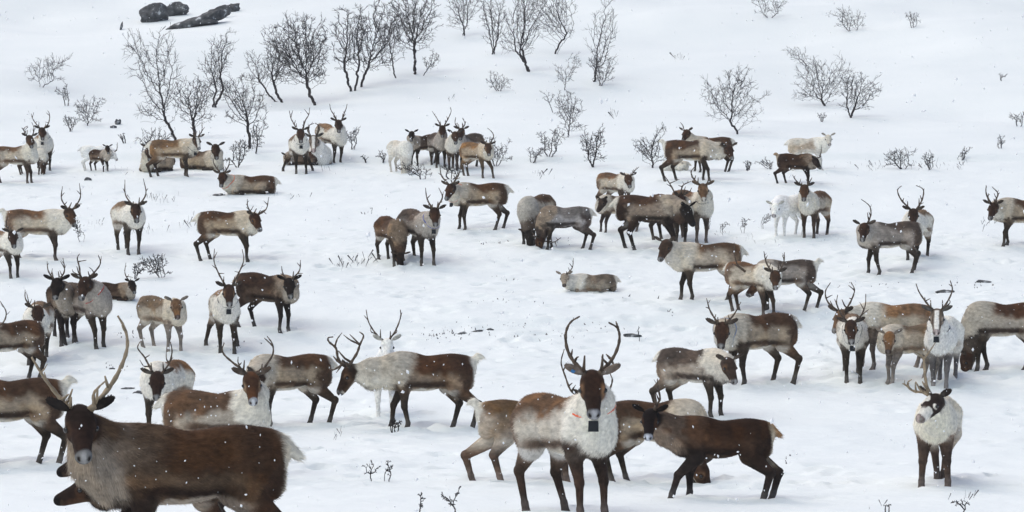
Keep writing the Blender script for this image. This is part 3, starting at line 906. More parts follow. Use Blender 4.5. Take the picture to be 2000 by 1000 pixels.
birch('densest darkest birch with a round crown above the two front-facing stags', 617, 205, (535, 35, 645, 140), dens=330, r0=.06, tipr=.0065)
birch('crooked birch with a forked stem, left one of the touching pair', 693, 178, (648, 12, 722, 135), dens=190, r0=.05, tipr=.006, stems=2)
birch('birch with a slanting stem, right one of the touching pair', 704, 170, (692, 8, 765, 120), dens=160, r0=.05, tipr=.006)
birch('thin leaning birch between the touching pair and the broad top-edge birch', 776, 153, (730, 8, 788, 100), dens=110, r0=.03)
birch('broad birch reaching the top edge above the small dark shrub', 815, 146, (766, -25, 865, 95), dens=240, r0=.045, tipr=.006, stems=2)
shrub('small dark shrub at the foot of the broad top-edge birch', 824, 148, (818, 98, 856, 140), dens=40, stems=1)
birch('birch cut by the top edge, right of the broad one', 904, 72, (868, -40, 936, 55), dens=150, r0=.035, stems=2)
birch('birch with long upright stems left of the tangled birch clump', 963, 106, (934, -10, 998, 85), dens=140, r0=.035, stems=3)
birch('tangled birch clump with low twigs in the upper middle', 1032, 140, (972, -20, 1062, 105), dens=230, r0=.045, stems=3)
birch('birch cut by the top edge right of the tangled clump', 1081, 105, (1045, -40, 1142, 75), dens=180, r0=.04, stems=2)
birch('tall narrow birch, rightmost of the top birches', 1158, 160, (1142, -5, 1198, 130), dens=120, r0=.045)
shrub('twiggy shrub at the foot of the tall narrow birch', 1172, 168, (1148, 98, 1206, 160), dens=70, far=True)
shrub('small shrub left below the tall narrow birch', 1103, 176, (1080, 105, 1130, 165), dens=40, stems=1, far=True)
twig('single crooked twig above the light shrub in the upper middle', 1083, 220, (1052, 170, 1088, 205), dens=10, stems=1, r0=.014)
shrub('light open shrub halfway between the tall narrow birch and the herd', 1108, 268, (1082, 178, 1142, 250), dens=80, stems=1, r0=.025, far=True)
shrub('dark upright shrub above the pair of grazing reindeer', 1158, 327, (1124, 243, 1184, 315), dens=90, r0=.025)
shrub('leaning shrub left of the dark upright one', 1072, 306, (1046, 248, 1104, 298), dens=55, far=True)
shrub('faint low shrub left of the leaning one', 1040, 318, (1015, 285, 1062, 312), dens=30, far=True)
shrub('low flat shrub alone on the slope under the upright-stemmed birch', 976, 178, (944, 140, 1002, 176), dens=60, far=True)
shrub('small dark birch shrub left of the walking brown reindeer', 1277, 328, (1238, 246, 1304, 310), dens=80, stems=1, r0=.028)
birch('lone birch bush with spreading arms above the walking brown reindeer', 1441, 262, (1364, 136, 1476, 225), dens=150, r0=.035)
birch('dark lone birch with level arms on the right slope', 1612, 207, (1550, 112, 1652, 192), dens=170, r0=.045)
birch('forked lone birch right of the level-armed one', 1662, 230, (1628, 145, 1714, 215), dens=140, r0=.04, stems=2)
shrub('round bush near the top edge above the two lone birches', 1665, 60, (1626, 12, 1696, 56), dens=90)
shrub('small bush near the top edge right of the round bush', 1782, 54, (1758, 20, 1808, 52), dens=45, far=True)
shrub('low bush cut by the top edge left of the round bush', 1504, 35, (1470, -8, 1546, 28), dens=60)
shrub('flattened bush above the level-armed birch', 1585, 128, (1534, 94, 1596, 122), dens=35, stems=1, far=True)
shrub('faint sprig below the level-armed birch', 1606, 238, (1588, 215, 1622, 234), dens=14, far=True)
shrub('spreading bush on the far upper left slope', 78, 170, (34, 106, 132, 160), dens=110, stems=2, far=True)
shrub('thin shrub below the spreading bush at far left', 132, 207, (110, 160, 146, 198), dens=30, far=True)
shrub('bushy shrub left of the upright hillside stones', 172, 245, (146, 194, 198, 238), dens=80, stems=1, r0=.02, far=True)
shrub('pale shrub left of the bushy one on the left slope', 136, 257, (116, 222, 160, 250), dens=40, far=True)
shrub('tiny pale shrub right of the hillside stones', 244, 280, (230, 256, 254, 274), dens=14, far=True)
shrub('tangle of twigs left behind the dark-faced lying reindeer', 286, 318, (262, 252, 330, 308), dens=100, stems=3)
shrub('thin shrub right of the birch with the long bare trunk', 500, 300, (484, 232, 522, 288), dens=60, stems=1, r0=.022)
shrub('low shrub behind the lying collared reindeer', 466, 327, (428, 270, 492, 318), dens=70)
shrub('small shrub right of the stag with the lyre antlers', 686, 292, (669, 248, 708, 284), dens=35, far=True)
shrub('faint shrub between that stag and the grazing white reindeer', 746, 318, (732, 292, 762, 312), dens=20, far=True)
shrub('low dark shrub at the feet of the dark calf', 824, 350, (786, 318, 852, 344), dens=60)
shrub('twigs at the feet of the pale-necked group', 882, 350, (856, 322, 915, 344), dens=40)
shrub('shrub right behind the golden brown reindeer', 965, 325, (942, 268, 1002, 315), dens=70, far=True)
shrub('long low bush along the snow step at right', 1765, 330, (1712, 292, 1792, 327), dens=70, far=False)
shrub('low bush right end of the snow step row', 1812, 332, (1796, 295, 1832, 328), dens=30, far=True)
shrub('faint low bush right of the snow step row', 1872, 313, (1856, 288, 1896, 310), dens=25, far=True)
shrub('small sprig bush on the slope near the right edge', 1955, 290, (1938, 264, 1972, 286), dens=20, far=True)
shrub('bush cut by the right edge on the slope', 1990, 247, (1972, 214, 2008, 242), dens=30, far=True)
shrub('tiny bush high on the slope near the right edge', 1958, 158, (1948, 142, 1968, 155), dens=12, far=True)
shrub('low bush left of the dark brown reindeer on the snow step', 1502, 330, (1472, 308, 1520, 326), dens=30, far=True)
shrub('row of sprigs on the snow step right of the walking brown reindeer', 1462, 332, (1440, 316, 1482, 329), dens=22, far=True)
shrub('bare low bush between the lying dark reindeer and the open snow', 316, 543, (282, 498, 350, 540), dens=70, stems=3, r0=.014)
shrub('fine twigs directly above the lying dark reindeer', 262, 545, (240, 512, 284, 540), dens=30, r0=.010)
twig('sprig left of the white reindeer facing the camera', 1492, 447, (1478, 410, 1510, 440), dens=14)
twig('low sprig right of the grey standing pair', 1412, 455, (1390, 430, 1424, 450), dens=9)
twig('sprig midway between the grey pair and the white reindeer', 1452, 456, (1436, 424, 1466, 448), dens=12)
twig('thin stalk right of the pale-faced antlered reindeer', 1384, 448, (1376, 415, 1392, 440), dens=5)
twig('brown twigs behind the muzzle of the left middle stag', 160, 473, (136, 424, 178, 466), dens=18)
twig('forked bare twig, left one on the empty snow in front', 728, 942, (700, 898, 745, 930), dens=7, stems=1)
twig('forked bare twig with a tall tip, right one on the empty snow in front', 750, 942, (740, 893, 774, 930), dens=8)
twig('twig cut by the bottom edge, left of the bottom pair', 820, 1008, (808, 955, 832, 998), dens=7, stems=1)
twig('twig cut by the bottom edge, right of the bottom pair', 884, 1008, (866, 953, 902, 998), dens=10)
twig('tiny sprig right of the forked bare twigs', 827, 937, (820, 925, 834, 934), dens=4)
twig('dark heather sprig at the front hooves of the big white-tailed stag', 770, 846, (752, 816, 790, 840), dens=22, stems=4, r0=.010, tipr=.005)
twig('dry curved stalks at the bottom right corner', 1868, 1003, (1852, 972, 1902, 996), dens=8)
twig('thin stalks left of the bottom right corner', 1728, 1005, (1710, 984, 1746, 1000), dens=6)
twig('short stalk beside the dark stone in mid field', 1249, 668, (1244, 632, 1254, 660), dens=3, stems=1)
twig('fallen antler-like twig on the snow right of the lyre-antlered stag', 716, 318, (700, 302, 724, 314), dens=8, stems=1, r0=.022)
twig('sprig below the grazing grey reindeer flank', 1352, 808, (1340, 780, 1368, 800), dens=8)
# dry grass and heather: countless fine stubble
def stubble():
    rs = np.random.RandomState(77); V = []; Fc = []
    spots = [(700, 515, 50, 40, .16), (670, 522, 20, 20, .2), (560, 388, 60, 16, .1), (620, 330, 40, 20, .14), (1060, 345, 20, 16, .15), (1325, 118, 16, 26, .2), (880, 190, 12, 10, .2), (1198, 240, 10, 14, .25),
             (300, 395, 45, 30, .12), (290, 455, 50, 18, .16), (370, 445, 40, 22, .16), (180, 440, 50, 20, .1), (900, 648, 70, 60, .035), (845, 655, 30, 30, .03), (960, 480, 40, 34, .035), (1000, 640, 60, 26, .03),
             (1060, 655, 90, 36, .03), (1160, 640, 60, 22, .03), (1000, 545, 70, 14, .03), (450, 680, 60, 18, .03), (250, 665, 50, 30, .03), (210, 722, 40, 20, .03), (980, 600, 110, 20, .03), (1310, 620, 20, 12, .04),
             (1620, 560, 60, 14, .035), (1730, 560, 60, 16, .03), (1900, 565, 60, 18, .04), (1930, 440, 20, 18, .14), (1780, 325, 100, 60, .12), (1530, 325, 30, 22, .12), (1700, 330, 50, 26, .1), (1870, 325, 40, 18, .1),
             (1480, 470, 60, 16, .08), (1420, 460, 40, 14, .08), (1620, 468, 60, 14, .06), (660, 855, 14, 12, .1), (1560, 900, 60, 8, .04), (1890, 975, 40, 12, .08), (1720, 990, 30, 8, .08),
             (70, 265, 30, 16, .16), (60, 240, 30, 8, .1), (160, 380, 30, 10, .06), (340, 395, 50, 14, .1), (230, 330, 30, 8, .1), (1110, 480, 60, 12, .04), (720, 420, 60, 10, .05), (1250, 590, 40, 8, .05)]
    for (px, py, w_, n, h) in spots:
        for _ in range(int(n * .7)):
            qx = px + rs.normal(0, .42) * w_; qy = py + rs.normal(0, 4.5)
            x, d = (qx - 1000) / F * 0, 0
            dd = float(np.interp(qy, [r[0] for r in rows], [r[1] for r in rows])); x = (qx - 1000) / F * dd; z = float(ground_base(x, dd))
            hh = h * rs.uniform(.4, 1.3); a = rs.uniform(0, 6.28); lx, ly = rs.normal(0, .4, 2) * hh; wd = rs.uniform(.002, .005) if h > .05 else rs.uniform(.008, .03)
            k = len(V); c, s = math.cos(a) * wd, math.sin(a) * wd
            V += [(x - c, dd - s, z - .02), (x + c, dd + s, z - .02), (x - s, dd + c, z - .02), (x + lx, dd + ly, z + hh), (x + lx * 1.2 + .5 * c, dd + ly * 1.2, z + hh * .9)]
            Fc += [(k, k + 1, k + 3), (k + 1, k + 2, k + 4, k + 3), (k + 2, k, k + 3)]
    tag(mesh_obj('dry_grass', V, Fc, M_bark_far, None, False), 'dry grass and heather stubble poking through the trampled snow', 'grass', kind='stuff')
stubble()

def variant(src, **k):
    d = dict(COATS[src])
    for a, v in k.items(): d[a] = np.array(v, float) if isinstance(v, tuple) else v
    return d
COATS['blazed'] = variant('golden', back=(.20, .125, .075), blaze=(.72, .70, .65), face=(.05, .035, .028), leg=(.06, .045, .035))
COATS['creamy'] = variant('cream', side=(.45, .37, .29), haunch=(.48, .41, .33), leg=(.56, .54, .50))
COATS['darkpale'] = variant('brown', back=(.085, .05, .034), haunch=(.06, .036, .026), side=(.28, .22, .17), neck=(.36, .31, .25), mane=(.09, .06, .045), face=(.022, .017, .015), cheek=(.03, .022, .018), leg=(.03, .022, .018), stripe=(.032, .022, .018), belly=(.06, .04, .03), ear=(.018, .014, .013), nose=(.05, .05, .055))
COATS['greycalf'] = variant('calf', face=(.06, .042, .034), cheek=(.09, .065, .05), leg=(.09, .07, .06), ear=(.03, .024, .02))
COATS['whitelegs2'] = variant('pale', face=(.16, .10, .065), cheek=(.28, .21, .15), blaze=None, nose=(.68, .65, .6), leg=(.14, .11, .09), ear=(.16, .12, .09))
COATS['brown2'] = variant('brown', side=(.20, .14, .10), haunch=(.15, .10, .07), neck=(.22, .16, .11), mane=(.25, .19, .14), face=(.03, .022, .018), saddle=.82)
COATS['brown3'] = variant('brown', side=(.25, .19, .14), back=(.085, .045, .028), haunch=(.10, .062, .042), neck=(.42, .38, .32), face=(.045, .026, .018), saddle=.81)
COATS['palerump'] = variant('pale', neck=(.44, .41, .36), mane=(.42, .39, .34), face=(.03, .025, .022), cheek=(.04, .03, .025), back=(.13, .08, .05), leg=(.05, .04, .033))
COATS['greyside'] = variant('grey', side=(.34, .32, .31), back=(.17, .155, .145), haunch=(.12, .095, .085), neck=(.30, .235, .175), mane=(.26, .2, .15), stripe=(.05, .038, .035), belly=(.10, .08, .07))
COATS['calf2'] = variant('calf', back=(.20, .16, .125), side=(.30, .26, .21), haunch=(.19, .155, .12), face=(.34, .28, .22), cheek=(.42, .36, .3), neck=(.60, .57, .51), mane=(.66, .63, .57))
COATS['golden2'] = variant('brown', side=(.46, .39, .31), neck=(.56, .51, .43), mane=(.64, .60, .53), back=(.15, .09, .055), haunch=(.21, .15, .105), face=(.08, .05, .035))
COATS['golden3'] = variant('golden', back=(.16, .10, .058), side=(.24, .175, .12), haunch=(.40, .34, .28), leg=(.12, .08, .06), neck=(.42, .36, .29))
COATS['dark2'] = variant('dark', side=(.15, .10, .07), back=(.06, .036, .026), neck=(.24, .18, .13), mane=(.42, .37, .31))
COATS['palegold'] = variant('pale', back=(.23, .14, .085), side=(.45, .39, .31), haunch=(.33, .25, .18), leg=(.13, .105, .09), face=(.14, .09, .06), cheek=(.25, .19, .14))
COATS['palegold2'] = variant('palestag', back=(.20, .115, .065), haunch=(.30, .2, .13), face=(.045, .025, .019), cheek=(.07, .042, .03))
COATS['palegrey'] = variant('brown', neck=(.42, .38, .32), mane=(.48, .44, .37), side=(.40, .35, .29), back=(.095, .05, .033), saddle=.82)
COATS['grey2'] = variant('grey', neck=(.58, .54, .47), mane=(.60, .56, .49), side=(.36, .31, .26), haunch=(.2, .155, .12), face=(.06, .042, .034))
COATS['pale2'] = variant('pale', face=(.10, .05, .03), cheek=(.28, .19, .12), nose=(.50, .51, .53), neck=(.64, .61, .54), haunch=(.17, .115, .08), back=(.15, .092, .06), side=(.40, .35, .29), ear=(.10, .075, .06), saddle=.82)
COATS['darkhero'] = variant('dark', back=(.045, .023, .014), side=(.075, .042, .027), haunch=(.05, .028, .019), neck=(.10, .058, .038), mane=(.24, .19, .15), face=(.014, .010, .010), cheek=(.06, .032, .020), nose=(.50, .52, .57), ear=(.010, .008, .008), belly=(.10, .07, .05), tail=(.30, .18, .10), rump=(.5, .43, .33), saddle=.80)
COATS['herostag'] = variant('palestag', back=(.17, .10, .06), side=(.50, .46, .40), haunch=(.20, .135, .095), stripe=(.10, .065, .048), belly=(.72, .71, .68), neck=(.70, .67, .60), mane=(.76, .74, .67), face=(.05, .028, .02), cheek=(.21, .12, .07), nose=(.40, .40, .42), ear=(.16, .13, .11), leg=(.065, .042, .032), saddle=.86)
COATS['hidden'] = variant('hero', nose=(.03, .025, .025), face=(.03, .02, .017), cheek=(.07, .04, .027), mane=(.09, .06, .04), neck=(.12, .08, .055))
COATS['pied'] = variant('pied', mane=(.74, .71, .62), neck=(.73, .69, .60), nose=(.42, .34, .31))
# ------------------------------------------------------------------ the herd, row by row (far to near)
D = reindeer
# far left group
D('pale antlered reindeer at the left edge, in front of the white-chested far-left stag', (30, 357), 72, 78, (58, 265), 15, 55, 'pale',
  [[[(52, 266), (48, 259), (47, 251), (54, 246)], [(48, 257), (52, 255)]], [[(63, 266), (66, 256), (66, 248), (62, 239)]]], seed=1)
D('white-chested stag with tall antlers and a black neck tag, at far left', (86, 330), 68, 8, (82, 250), 5, 58, 'palestag',
  [[[(77, 249), (69, 240), (63, 230), (61, 222)], [(63, 231), (66, 219)], [(70, 240), (72, 237)]], [[(87, 249), (94, 242), (97, 230), (96, 221), (93, 216)], [(94, 240), (88, 238)], [(96, 226), (90, 220)]]], ('black', True), seed=2)
D('pale reindeer grazing nose down behind the left edge pair, one antler pointing right', (64, 342), 52, 62, (88, 322), 60, 82, 'pale',
  [[[(91, 320), (97, 308), (107, 294)], [(92, 319), (100, 328)]]], seed=3)
D('white reindeer standing behind the small brown calf at left', (190, 334), 50, 82, (222, 296), 55, 55, 'white', [[[(228, 294), (229, 286), (229, 278)]]], seed=4)
D('small brown calf with a dark face in front of the white reindeer at left', (195, 336), 44, 40, (210, 285), 10, 62, 'darkcalf', calf=True, seed=5)
D('dark-faced reindeer lying behind the rump of the brown one with a white face stripe', (306, 334), 40, -30, (292, 286), 0, 68, 'brown', lying=True, seed=6)
D('brown reindeer with a white stripe down its face and a black neck tag', (338, 345), 73, 84, (384, 267), 20, 58, 'blazed',
  [[[(380, 266), (377, 254), (372, 248)]], [[(388, 266), (394, 256), (395, 240)], [(394, 256), (400, 248)]]], ('black', True), legs=[-.05, .03, .06, -.12], seed=7)
D('brown calf with a dark head lying right beside the stripe-faced reindeer', (395, 331), 42, 48, (421, 283), 8, 60, 'brown', lying=True, calf=True, seed=8)
D('lying reindeer with an orange collar and white muzzle, stretched out on the snow', (490, 378), 40, -86, (434, 338), -10, 62, 'brown',
  [[[(429, 337), (418, 320), (416, 309)]], [[(439, 337), (447, 322), (448, 308)], [(447, 322), (456, 321)]]], ('orange', False), lying=True, seed=9)
# lyre pair group
D('dark-faced calf lying between the splayed legs of a front-facing stag', (590, 322), 30, -80, (562, 302), -15, 55, 'darkcalf', lying=True, calf=True, seed=10, neck=.8)
D('white reindeer with antlers curving into a hoop, lying between two stags', (618, 318), 46, 15, (612, 266), 0, 60, 'whitelegs',
  [[[(605, 263), (601, 254), (604, 245), (613, 241)]], [[(620, 260), (624, 252), (621, 244), (615, 241)], [(622, 257), (616, 255)]]], lying=True, seed=11)
D('front-facing stag with splayed legs and tall forked antlers, black neck tag', (585, 338), 76, 4, (587, 253), 2, 58, 'palestag',
  [[[(580, 252), (573, 240), (568, 230), (565, 216)], [(568, 230), (572, 215)]], [[(592, 251), (596, 236), (603, 224), (605, 210)], [(603, 223), (594, 213)], [(594, 246), (590, 244)]]], ('black', True),
  legs=[(.02, .04), (0, 0), (.0, .28), (-.0, -.30)], seed=12)
D('pale-bodied stag with lyre-shaped antlers, right one of the small far group', (648, 315), 70, 34, (661, 235), 4, 58, 'palestag',
  [[[(657, 234), (652, 224), (646, 214), (644, 203)], [(656, 231), (650, 226)], [(652, 223), (653, 219)]], [[(668, 234), (672, 222), (676, 212), (678, 203)], [(669, 232), (675, 222)], [(673, 220), (670, 218)]]], seed=13)
# centre far group
D('white reindeer grazing with its muzzle in the snow', (782, 337), 62, 28, (791, 332), 15, 80, 'cream', seed=14, legs=[.05, -.05, .0, .05])
D('dark calf without antlers standing right behind the grazing white reindeer', (826, 322), 58, -52, (804, 257), -5, 55, 'darkcalf', calf=True, seed=15)
D('dark-faced stag with straight wide antlers, left of the tight trio', (856, 326), 66, 12, (864, 246), 0, 58, 'grey',
  [[[(860, 245), (855, 234), (844, 217)], [(857, 240), (854, 234)]], [[(868, 245), (876, 230), (881, 218), (880, 209)], [(872, 238), (870, 234)]]], seed=16)
D('grey stag with short curved antlers, at the back of the tight trio', (912, 329), 68, -40, (901, 251), -8, 55, 'grey',
  [[[(895, 250), (889, 241), (890, 229)], [(891, 243), (894, 240)]], [[(904, 249), (908, 242), (904, 230)], [(907, 243), (910, 237)]]], seed=17)
D('pale-necked reindeer without antlers, in the middle of the tight trio', (888, 332), 68, -8, (889, 258), 5, 58, 'pale', seed=18)
D('golden brown reindeer with one tall hooked antler beside the tight trio', (932, 346), 68, 42, (953, 281), 10, 58, 'golden',
  [[[(958, 279), (964, 267), (961, 258), (952, 250)], [(961, 272), (956, 273)], [(962, 260), (957, 254)]], [[(946, 278), (943, 271), (943, 264)], [(945, 275), (950, 277)]]], legs=[.22, 0, -.05, .02], seed=19)
# right far groups
D('pale reindeer lying behind the hind legs of the walking brown one', (1318, 333), 22, -85, (1352, 320), -90, 30, 'cream', lying=True, seed=20, neck=.7)
D('reindeer with a single thin antler looking over the back of the walking brown one', (1388, 335), 68, -84, (1340, 254), -30, 55, 'brown', [[[(1335, 254), (1334, 246), (1329, 239)]]], seed=21)
D('large brown reindeer walking right, white tail, no antlers, right of centre far back', (1348, 353), 80, 86, (1424, 284), 25, 58, 'brown', tailup=True, legs=[-.05, .12, .12, -.16], seed=22)
D('white reindeer with a faint brown flank, farthest on the right', (1578, 331), 62, 80, (1618, 264), 12, 55, 'creamy', seed=23)
D('dark chocolate reindeer with raised tail and one spike antler, before the far right white one', (1556, 361), 61, 74, (1594, 309), 50, 55, 'dark', [[[(1601, 306), (1604, 296), (1605, 284)]]], tailup=True, legs=[0, .05, .08, -.15], seed=24)
# middle right group
D('brown reindeer with short antler pointing right, behind the small pale one', (1203, 412), 74, 44, (1227, 342), 12, 55, 'pale',
  [[[(1234, 342), (1240, 333), (1248, 326)], [(1238, 336), (1238, 330)]], [[(1221, 342), (1219, 337)]]], seed=25)
D('small dark-faced reindeer without antlers looking left beside the big dark-rumped one', (1204, 453), 72, -62, (1176, 388), -48, 58, 'greycalf', calf=True, seed=26)
D('pale-faced stag with a black collar, right end of the dense middle group', (1352, 470), 97, 34, (1373, 360), 5, 55, 'whitelegs2',
  [[[(1365, 360), (1354, 348), (1350, 336), (1357, 325)], [(1357, 351), (1350, 345)]], [[(1381, 360), (1384, 349)]], ], ('black', False), seed=27)
D('reddish-headed stag with broad branching antlers in the dense middle group', (1310, 473), 92, 42, (1330, 381), 50, 58, 'brown',
  [[[(1319, 379), (1310, 362), (1298, 343)], [(1312, 366), (1302, 359)], [(1309, 360), (1327, 350)]], [[(1330, 377), (1334, 362), (1350, 354)], [(1333, 366), (1325, 362)]], [[(1332, 378), (1345, 376), (1351, 367)], [(1334, 376), (1339, 364)]]], seed=28)
D('big dark-rumped reindeer with a pale shoulder and black lowered head', (1270, 488), 107, 80, (1343, 402), 55, 62, 'darkpale', legs=[.05, .12, -.02, .20], seed=29, neck=1.15)
D('pure white reindeer facing the camera, no antlers', (1540, 461), 80, -34, (1514, 398), -8, 52, 'white', seed=30)
D('pale reindeer with a white muzzle and short antlers beside the pure white one', (1590, 462), 88, -20, (1571, 362), -3, 58, 'pale',
  [[[(1565, 362), (1555, 353), (1548, 342)]], [[(1578, 361), (1586, 347)], [(1580, 358), (1574, 350)]]], seed=31)
D('stag with wide curved antlers standing behind the one with a single antler, at right', (1790, 506), 95, -14, (1784, 409), 0, 58, 'palestag',
  [[[(1776, 407), (1760, 390), (1753, 372), (1761, 363)], [(1768, 400), (1764, 396)]], [[(1793, 406), (1802, 387), (1803, 370), (1789, 362)], [(1797, 400), (1804, 396)]], ], seed=32)
D('grey reindeer with one tall curved antler and a brown rump, at right', (1737, 534), 101, -74, (1688, 437), -10, 55, 'grey',
  [[[(1696, 434), (1701, 418), (1698, 402), (1682, 389)], [(1698, 428), (1695, 422)]]], legs=[-.14, .03, .05, -.06], seed=33)
D('reindeer with upright curved antlers at the right edge of the picture', (1998, 482), 94, -76, (1940, 397), -20, 56, 'brown',
  [[[(1932, 393), (1926, 377), (1926, 362)], [(1928, 385), (1933, 379)]], [[(1944, 393), (1949, 378), (1938, 365)], [(1947, 384), (1952, 376)]]], seed=34)
# middle centre
D('brown-backed reindeer grazing toward the camera, left of the blue-collared stag', (765, 512), 87, 22, (782, 496), 10, 82, 'brown2', seed=35, legs=[0, .05, .0, -.05])
D('dark-headed stag with a bright blue collar', (818, 511), 100, 27, (849, 407), 5, 58, 'grey',
  [[[(843, 405), (834, 388), (831, 367)], [(840, 400), (835, 402)], [(834, 388), (841, 380)]], [[(855, 403), (864, 385), (857, 367)], [(859, 396), (864, 394)], [(865, 384), (866, 374)]]], ('blue', True), seed=36)
D('brown-backed reindeer with an orange collar turning its head to the camera, centre', (935, 447), 90, -82, (880, 360), -28, 56, 'brown',
  [[[(873, 357), (862, 342), (859, 324)], [(868, 351), (874, 350)], [(862, 342), (856, 338)]], [[(887, 355), (896, 341), (900, 325)], [(892, 349), (899, 347)]]], ('orange', True), legs=[-.05, .05, .12, -.10], tailup=False, seed=37)
D('pale-shouldered reindeer grazing behind the grey grazing one', (1046, 474), 92, -28, (1032, 452), -30, 80, 'palerump', seed=38)
D('grey-sided reindeer grazing with lowered neck, rump to the right', (1102, 487), 84, -80, (1048, 464), -75, 80, 'greyside', [[[(1052, 468), (1080, 473), (1096, 464)], [(1082, 472), (1087, 481)]]], legs=[.05, -.08, -.14, .0], seed=39)
D('lying pale-necked reindeer with one antler, alone on the open snow', (1158, 569), 38, -80, (1102, 535), 0, 55, 'calf2', [[[(1109, 534), (1118, 522), (1120, 504)], [(1118, 521), (1112, 514)]]], lying=True, seed=40)
D('walking reindeer with brown back and one hind leg stretched far behind, centre right', (1378, 585), 111, -77, (1299, 470), -35, 60, 'golden2', legs=[-.10, .06, .10, -.42], seed=41)
D('reindeer facing left, its head hidden by the brown-faced one beside it', (1532, 605), 98, -80, (1478, 545), -75, 45, 'grey', [[[(1444, 524), (1436, 505), (1434, 474)], [(1442, 520), (1429, 515)]]], legs=[0, 0, .08, -.22], tailup=True, seed=42)
D('brown-faced reindeer with a white mane and thin forked antlers, middle right', (1470, 613), 100, 50, (1514, 530), 2, 58, 'pale',
  [[[(1506, 530), (1496, 511), (1492, 491)], [(1495, 507), (1499, 499)]], [[(1523, 530), (1531, 511), (1532, 493)], [(1532, 508), (1528, 498)]]], seed=43)
# left middle
D('pale-necked stag with high antlers standing in profile at left, head turned', (73, 507), 98, 80, (137, 408), 32, 58, 'pale',
  [[[(131, 407), (120, 388), (122, 364)], [(125, 398), (131, 394)], [(120, 385), (126, 376)]], [[(144, 409), (157, 385), (155, 358)], [(150, 399), (160, 398)], [(156, 380), (150, 372)]]], tailup=True, seed=44)
D('reindeer cut by the left edge with one short curved antler', (8, 540), 90, 32, (25, 452), 8, 60, 'palestag', [[[(18, 451), (12, 438), (15, 422)], [(13, 444), (8, 440)]]], seed=45)
D('stag facing the camera with tall curved antlers, alone in the left middle', (252, 493), 98, 16, (265, 400), 6, 60, 'palestag',
  [[[(258, 400), (245, 380), (244, 351)], [(252, 392), (247, 395)], [(244, 372), (240, 368)]], [[(273, 400), (285, 378), (280, 349)], [(278, 393), (284, 396)], [(286, 374), (289, 368)]]], seed=46)
D('brown-backed stag in profile with upright antlers, right of the lone front-facing one', (446, 508), 96, 76, (499, 418), 35, 58, 'brown',
  [[[(492, 417), (484, 404), (483, 389)], [(486, 408), (481, 405)]], [[(506, 418), (520, 408), (525, 385)], [(514, 413), (520, 418)], [(522, 400), (515, 392)]]], legs=[0, .06, .06, -.10], seed=47)
D('dark-headed stag with thin antlers, left of the red-collared one', (126, 666), 113, 8, (111, 545), -10, 58, 'dark2',
  [[[(103, 544), (94, 528), (92, 511)]], [[(118, 544), (126, 528), (123, 504)], [(126, 524), (118, 510)]]], seed=48)
D('dark-faced stag with a red collar and branching antlers', (166, 674), 120, 36, (165, 543), -18, 60, 'grey',
  [[[(157, 542), (155, 522), (151, 505), (155, 496)], [(153, 512), (169, 508)], [(156, 538), (144, 532), (141, 526)]], [[(173, 542), (186, 530), (196, 514), (192, 498)], [(182, 533), (179, 526), (174, 522)], [(196, 514), (198, 500)]]], ('red', False), seed=49)
D('dark reindeer lying with one thin antler, between the red collar and the low bush', (224, 584), 36, 62, (258, 549), 22, 58, 'dark2', [[[(251, 548), (244, 533), (246, 513)], [(246, 540), (260, 542)]]], lying=True, seed=50)
D('white-chested stag with a brown crown and a bent left antler, left side', (74, 705), 112, -6, (74, 600), 4, 66, 'palestag',
  [[[(63, 602), (50, 584), (49, 566)], [(58, 594), (52, 572)]], [[(84, 602), (87, 590)]]], seed=51)
D('grey-flanked reindeer at the left edge with its head outside the picture', (16, 744), 117, -66, (-28, 642), -80, 50, 'brown', [[[(-24, 640), (4, 632), (12, 610), (0, 588)]]], legs=[0, .05, -.05, .05], seed=52)
D('pale calf with a golden head and no antlers', (318, 684), 104, 38, (344, 586), 8, 58, 'calf', calf=True, seed=53)
D('white front-facing stag with tall spiky antlers and a dark neck bell', (440, 683), 114, 4, (447, 558), 3, 58, 'palestag',
  [[[(439, 556), (427, 534), (418, 510), (419, 486)], [(428, 536), (438, 534)], [(423, 524), (414, 518)], [(419, 505), (424, 492)]], [[(455, 556), (467, 532), (476, 508), (473, 487)], [(466, 534), (458, 530)], [(471, 524), (480, 516)]]], ('black', True),
  legs=[(.02, .02), (.0, 0), (0, .14), (-.05, -.20)], seed=54)
D('dark brown stag with small antlers, right behind the white front-facing stag', (524, 642), 107, 58, (565, 545), 8, 60, 'dark2',
  [[[(558, 543), (552, 533), (550, 520)], [(555, 538), (548, 534)]], [[(573, 543), (585, 528), (587, 508)], [(580, 536), (592, 534)], [(586, 522), (580, 513)]]], legs=[0, -.05, .1, -.12], seed=55)
# right middle-front
D('big light brown stag in profile behind, with tall many-pointed antlers, right group', (1742, 716), 124, -78, (1642, 607), -30, 55, 'palegold',
  [[[(1634, 606), (1617, 590), (1612, 570), (1622, 552)], [(1628, 602), (1618, 599)], [(1614, 580), (1626, 576)]], [[(1652, 605), (1662, 588), (1669, 567), (1662, 551)], [(1669, 566), (1657, 557)], [(1664, 585), (1658, 582)]]], legs=[-.05, .1, .0, .05], seed=56)
D('dark-faced stag with a black neck tag facing the camera in the right group', (1665, 737), 120, 2, (1662, 628), 3, 62, 'palestag',
  [[[(1651, 626), (1640, 608), (1634, 592), (1636, 576)], [(1645, 618), (1640, 611), (1644, 602)], [(1635, 595), (1630, 584)]], [[(1672, 626), (1682, 616), (1690, 596), (1691, 574)], [(1684, 616), (1697, 604)], [(1687, 606), (1679, 590)]]], ('black', True), seed=57)
D('reindeer grazing with a purple collar at the right edge, brown back and pale neck', (1962, 722), 132, -82, (1880, 690), -80, 78, 'palegrey', legs=[.06, -.12, .02, .15], collar=('purple', True), seed=58, neck=1.25)
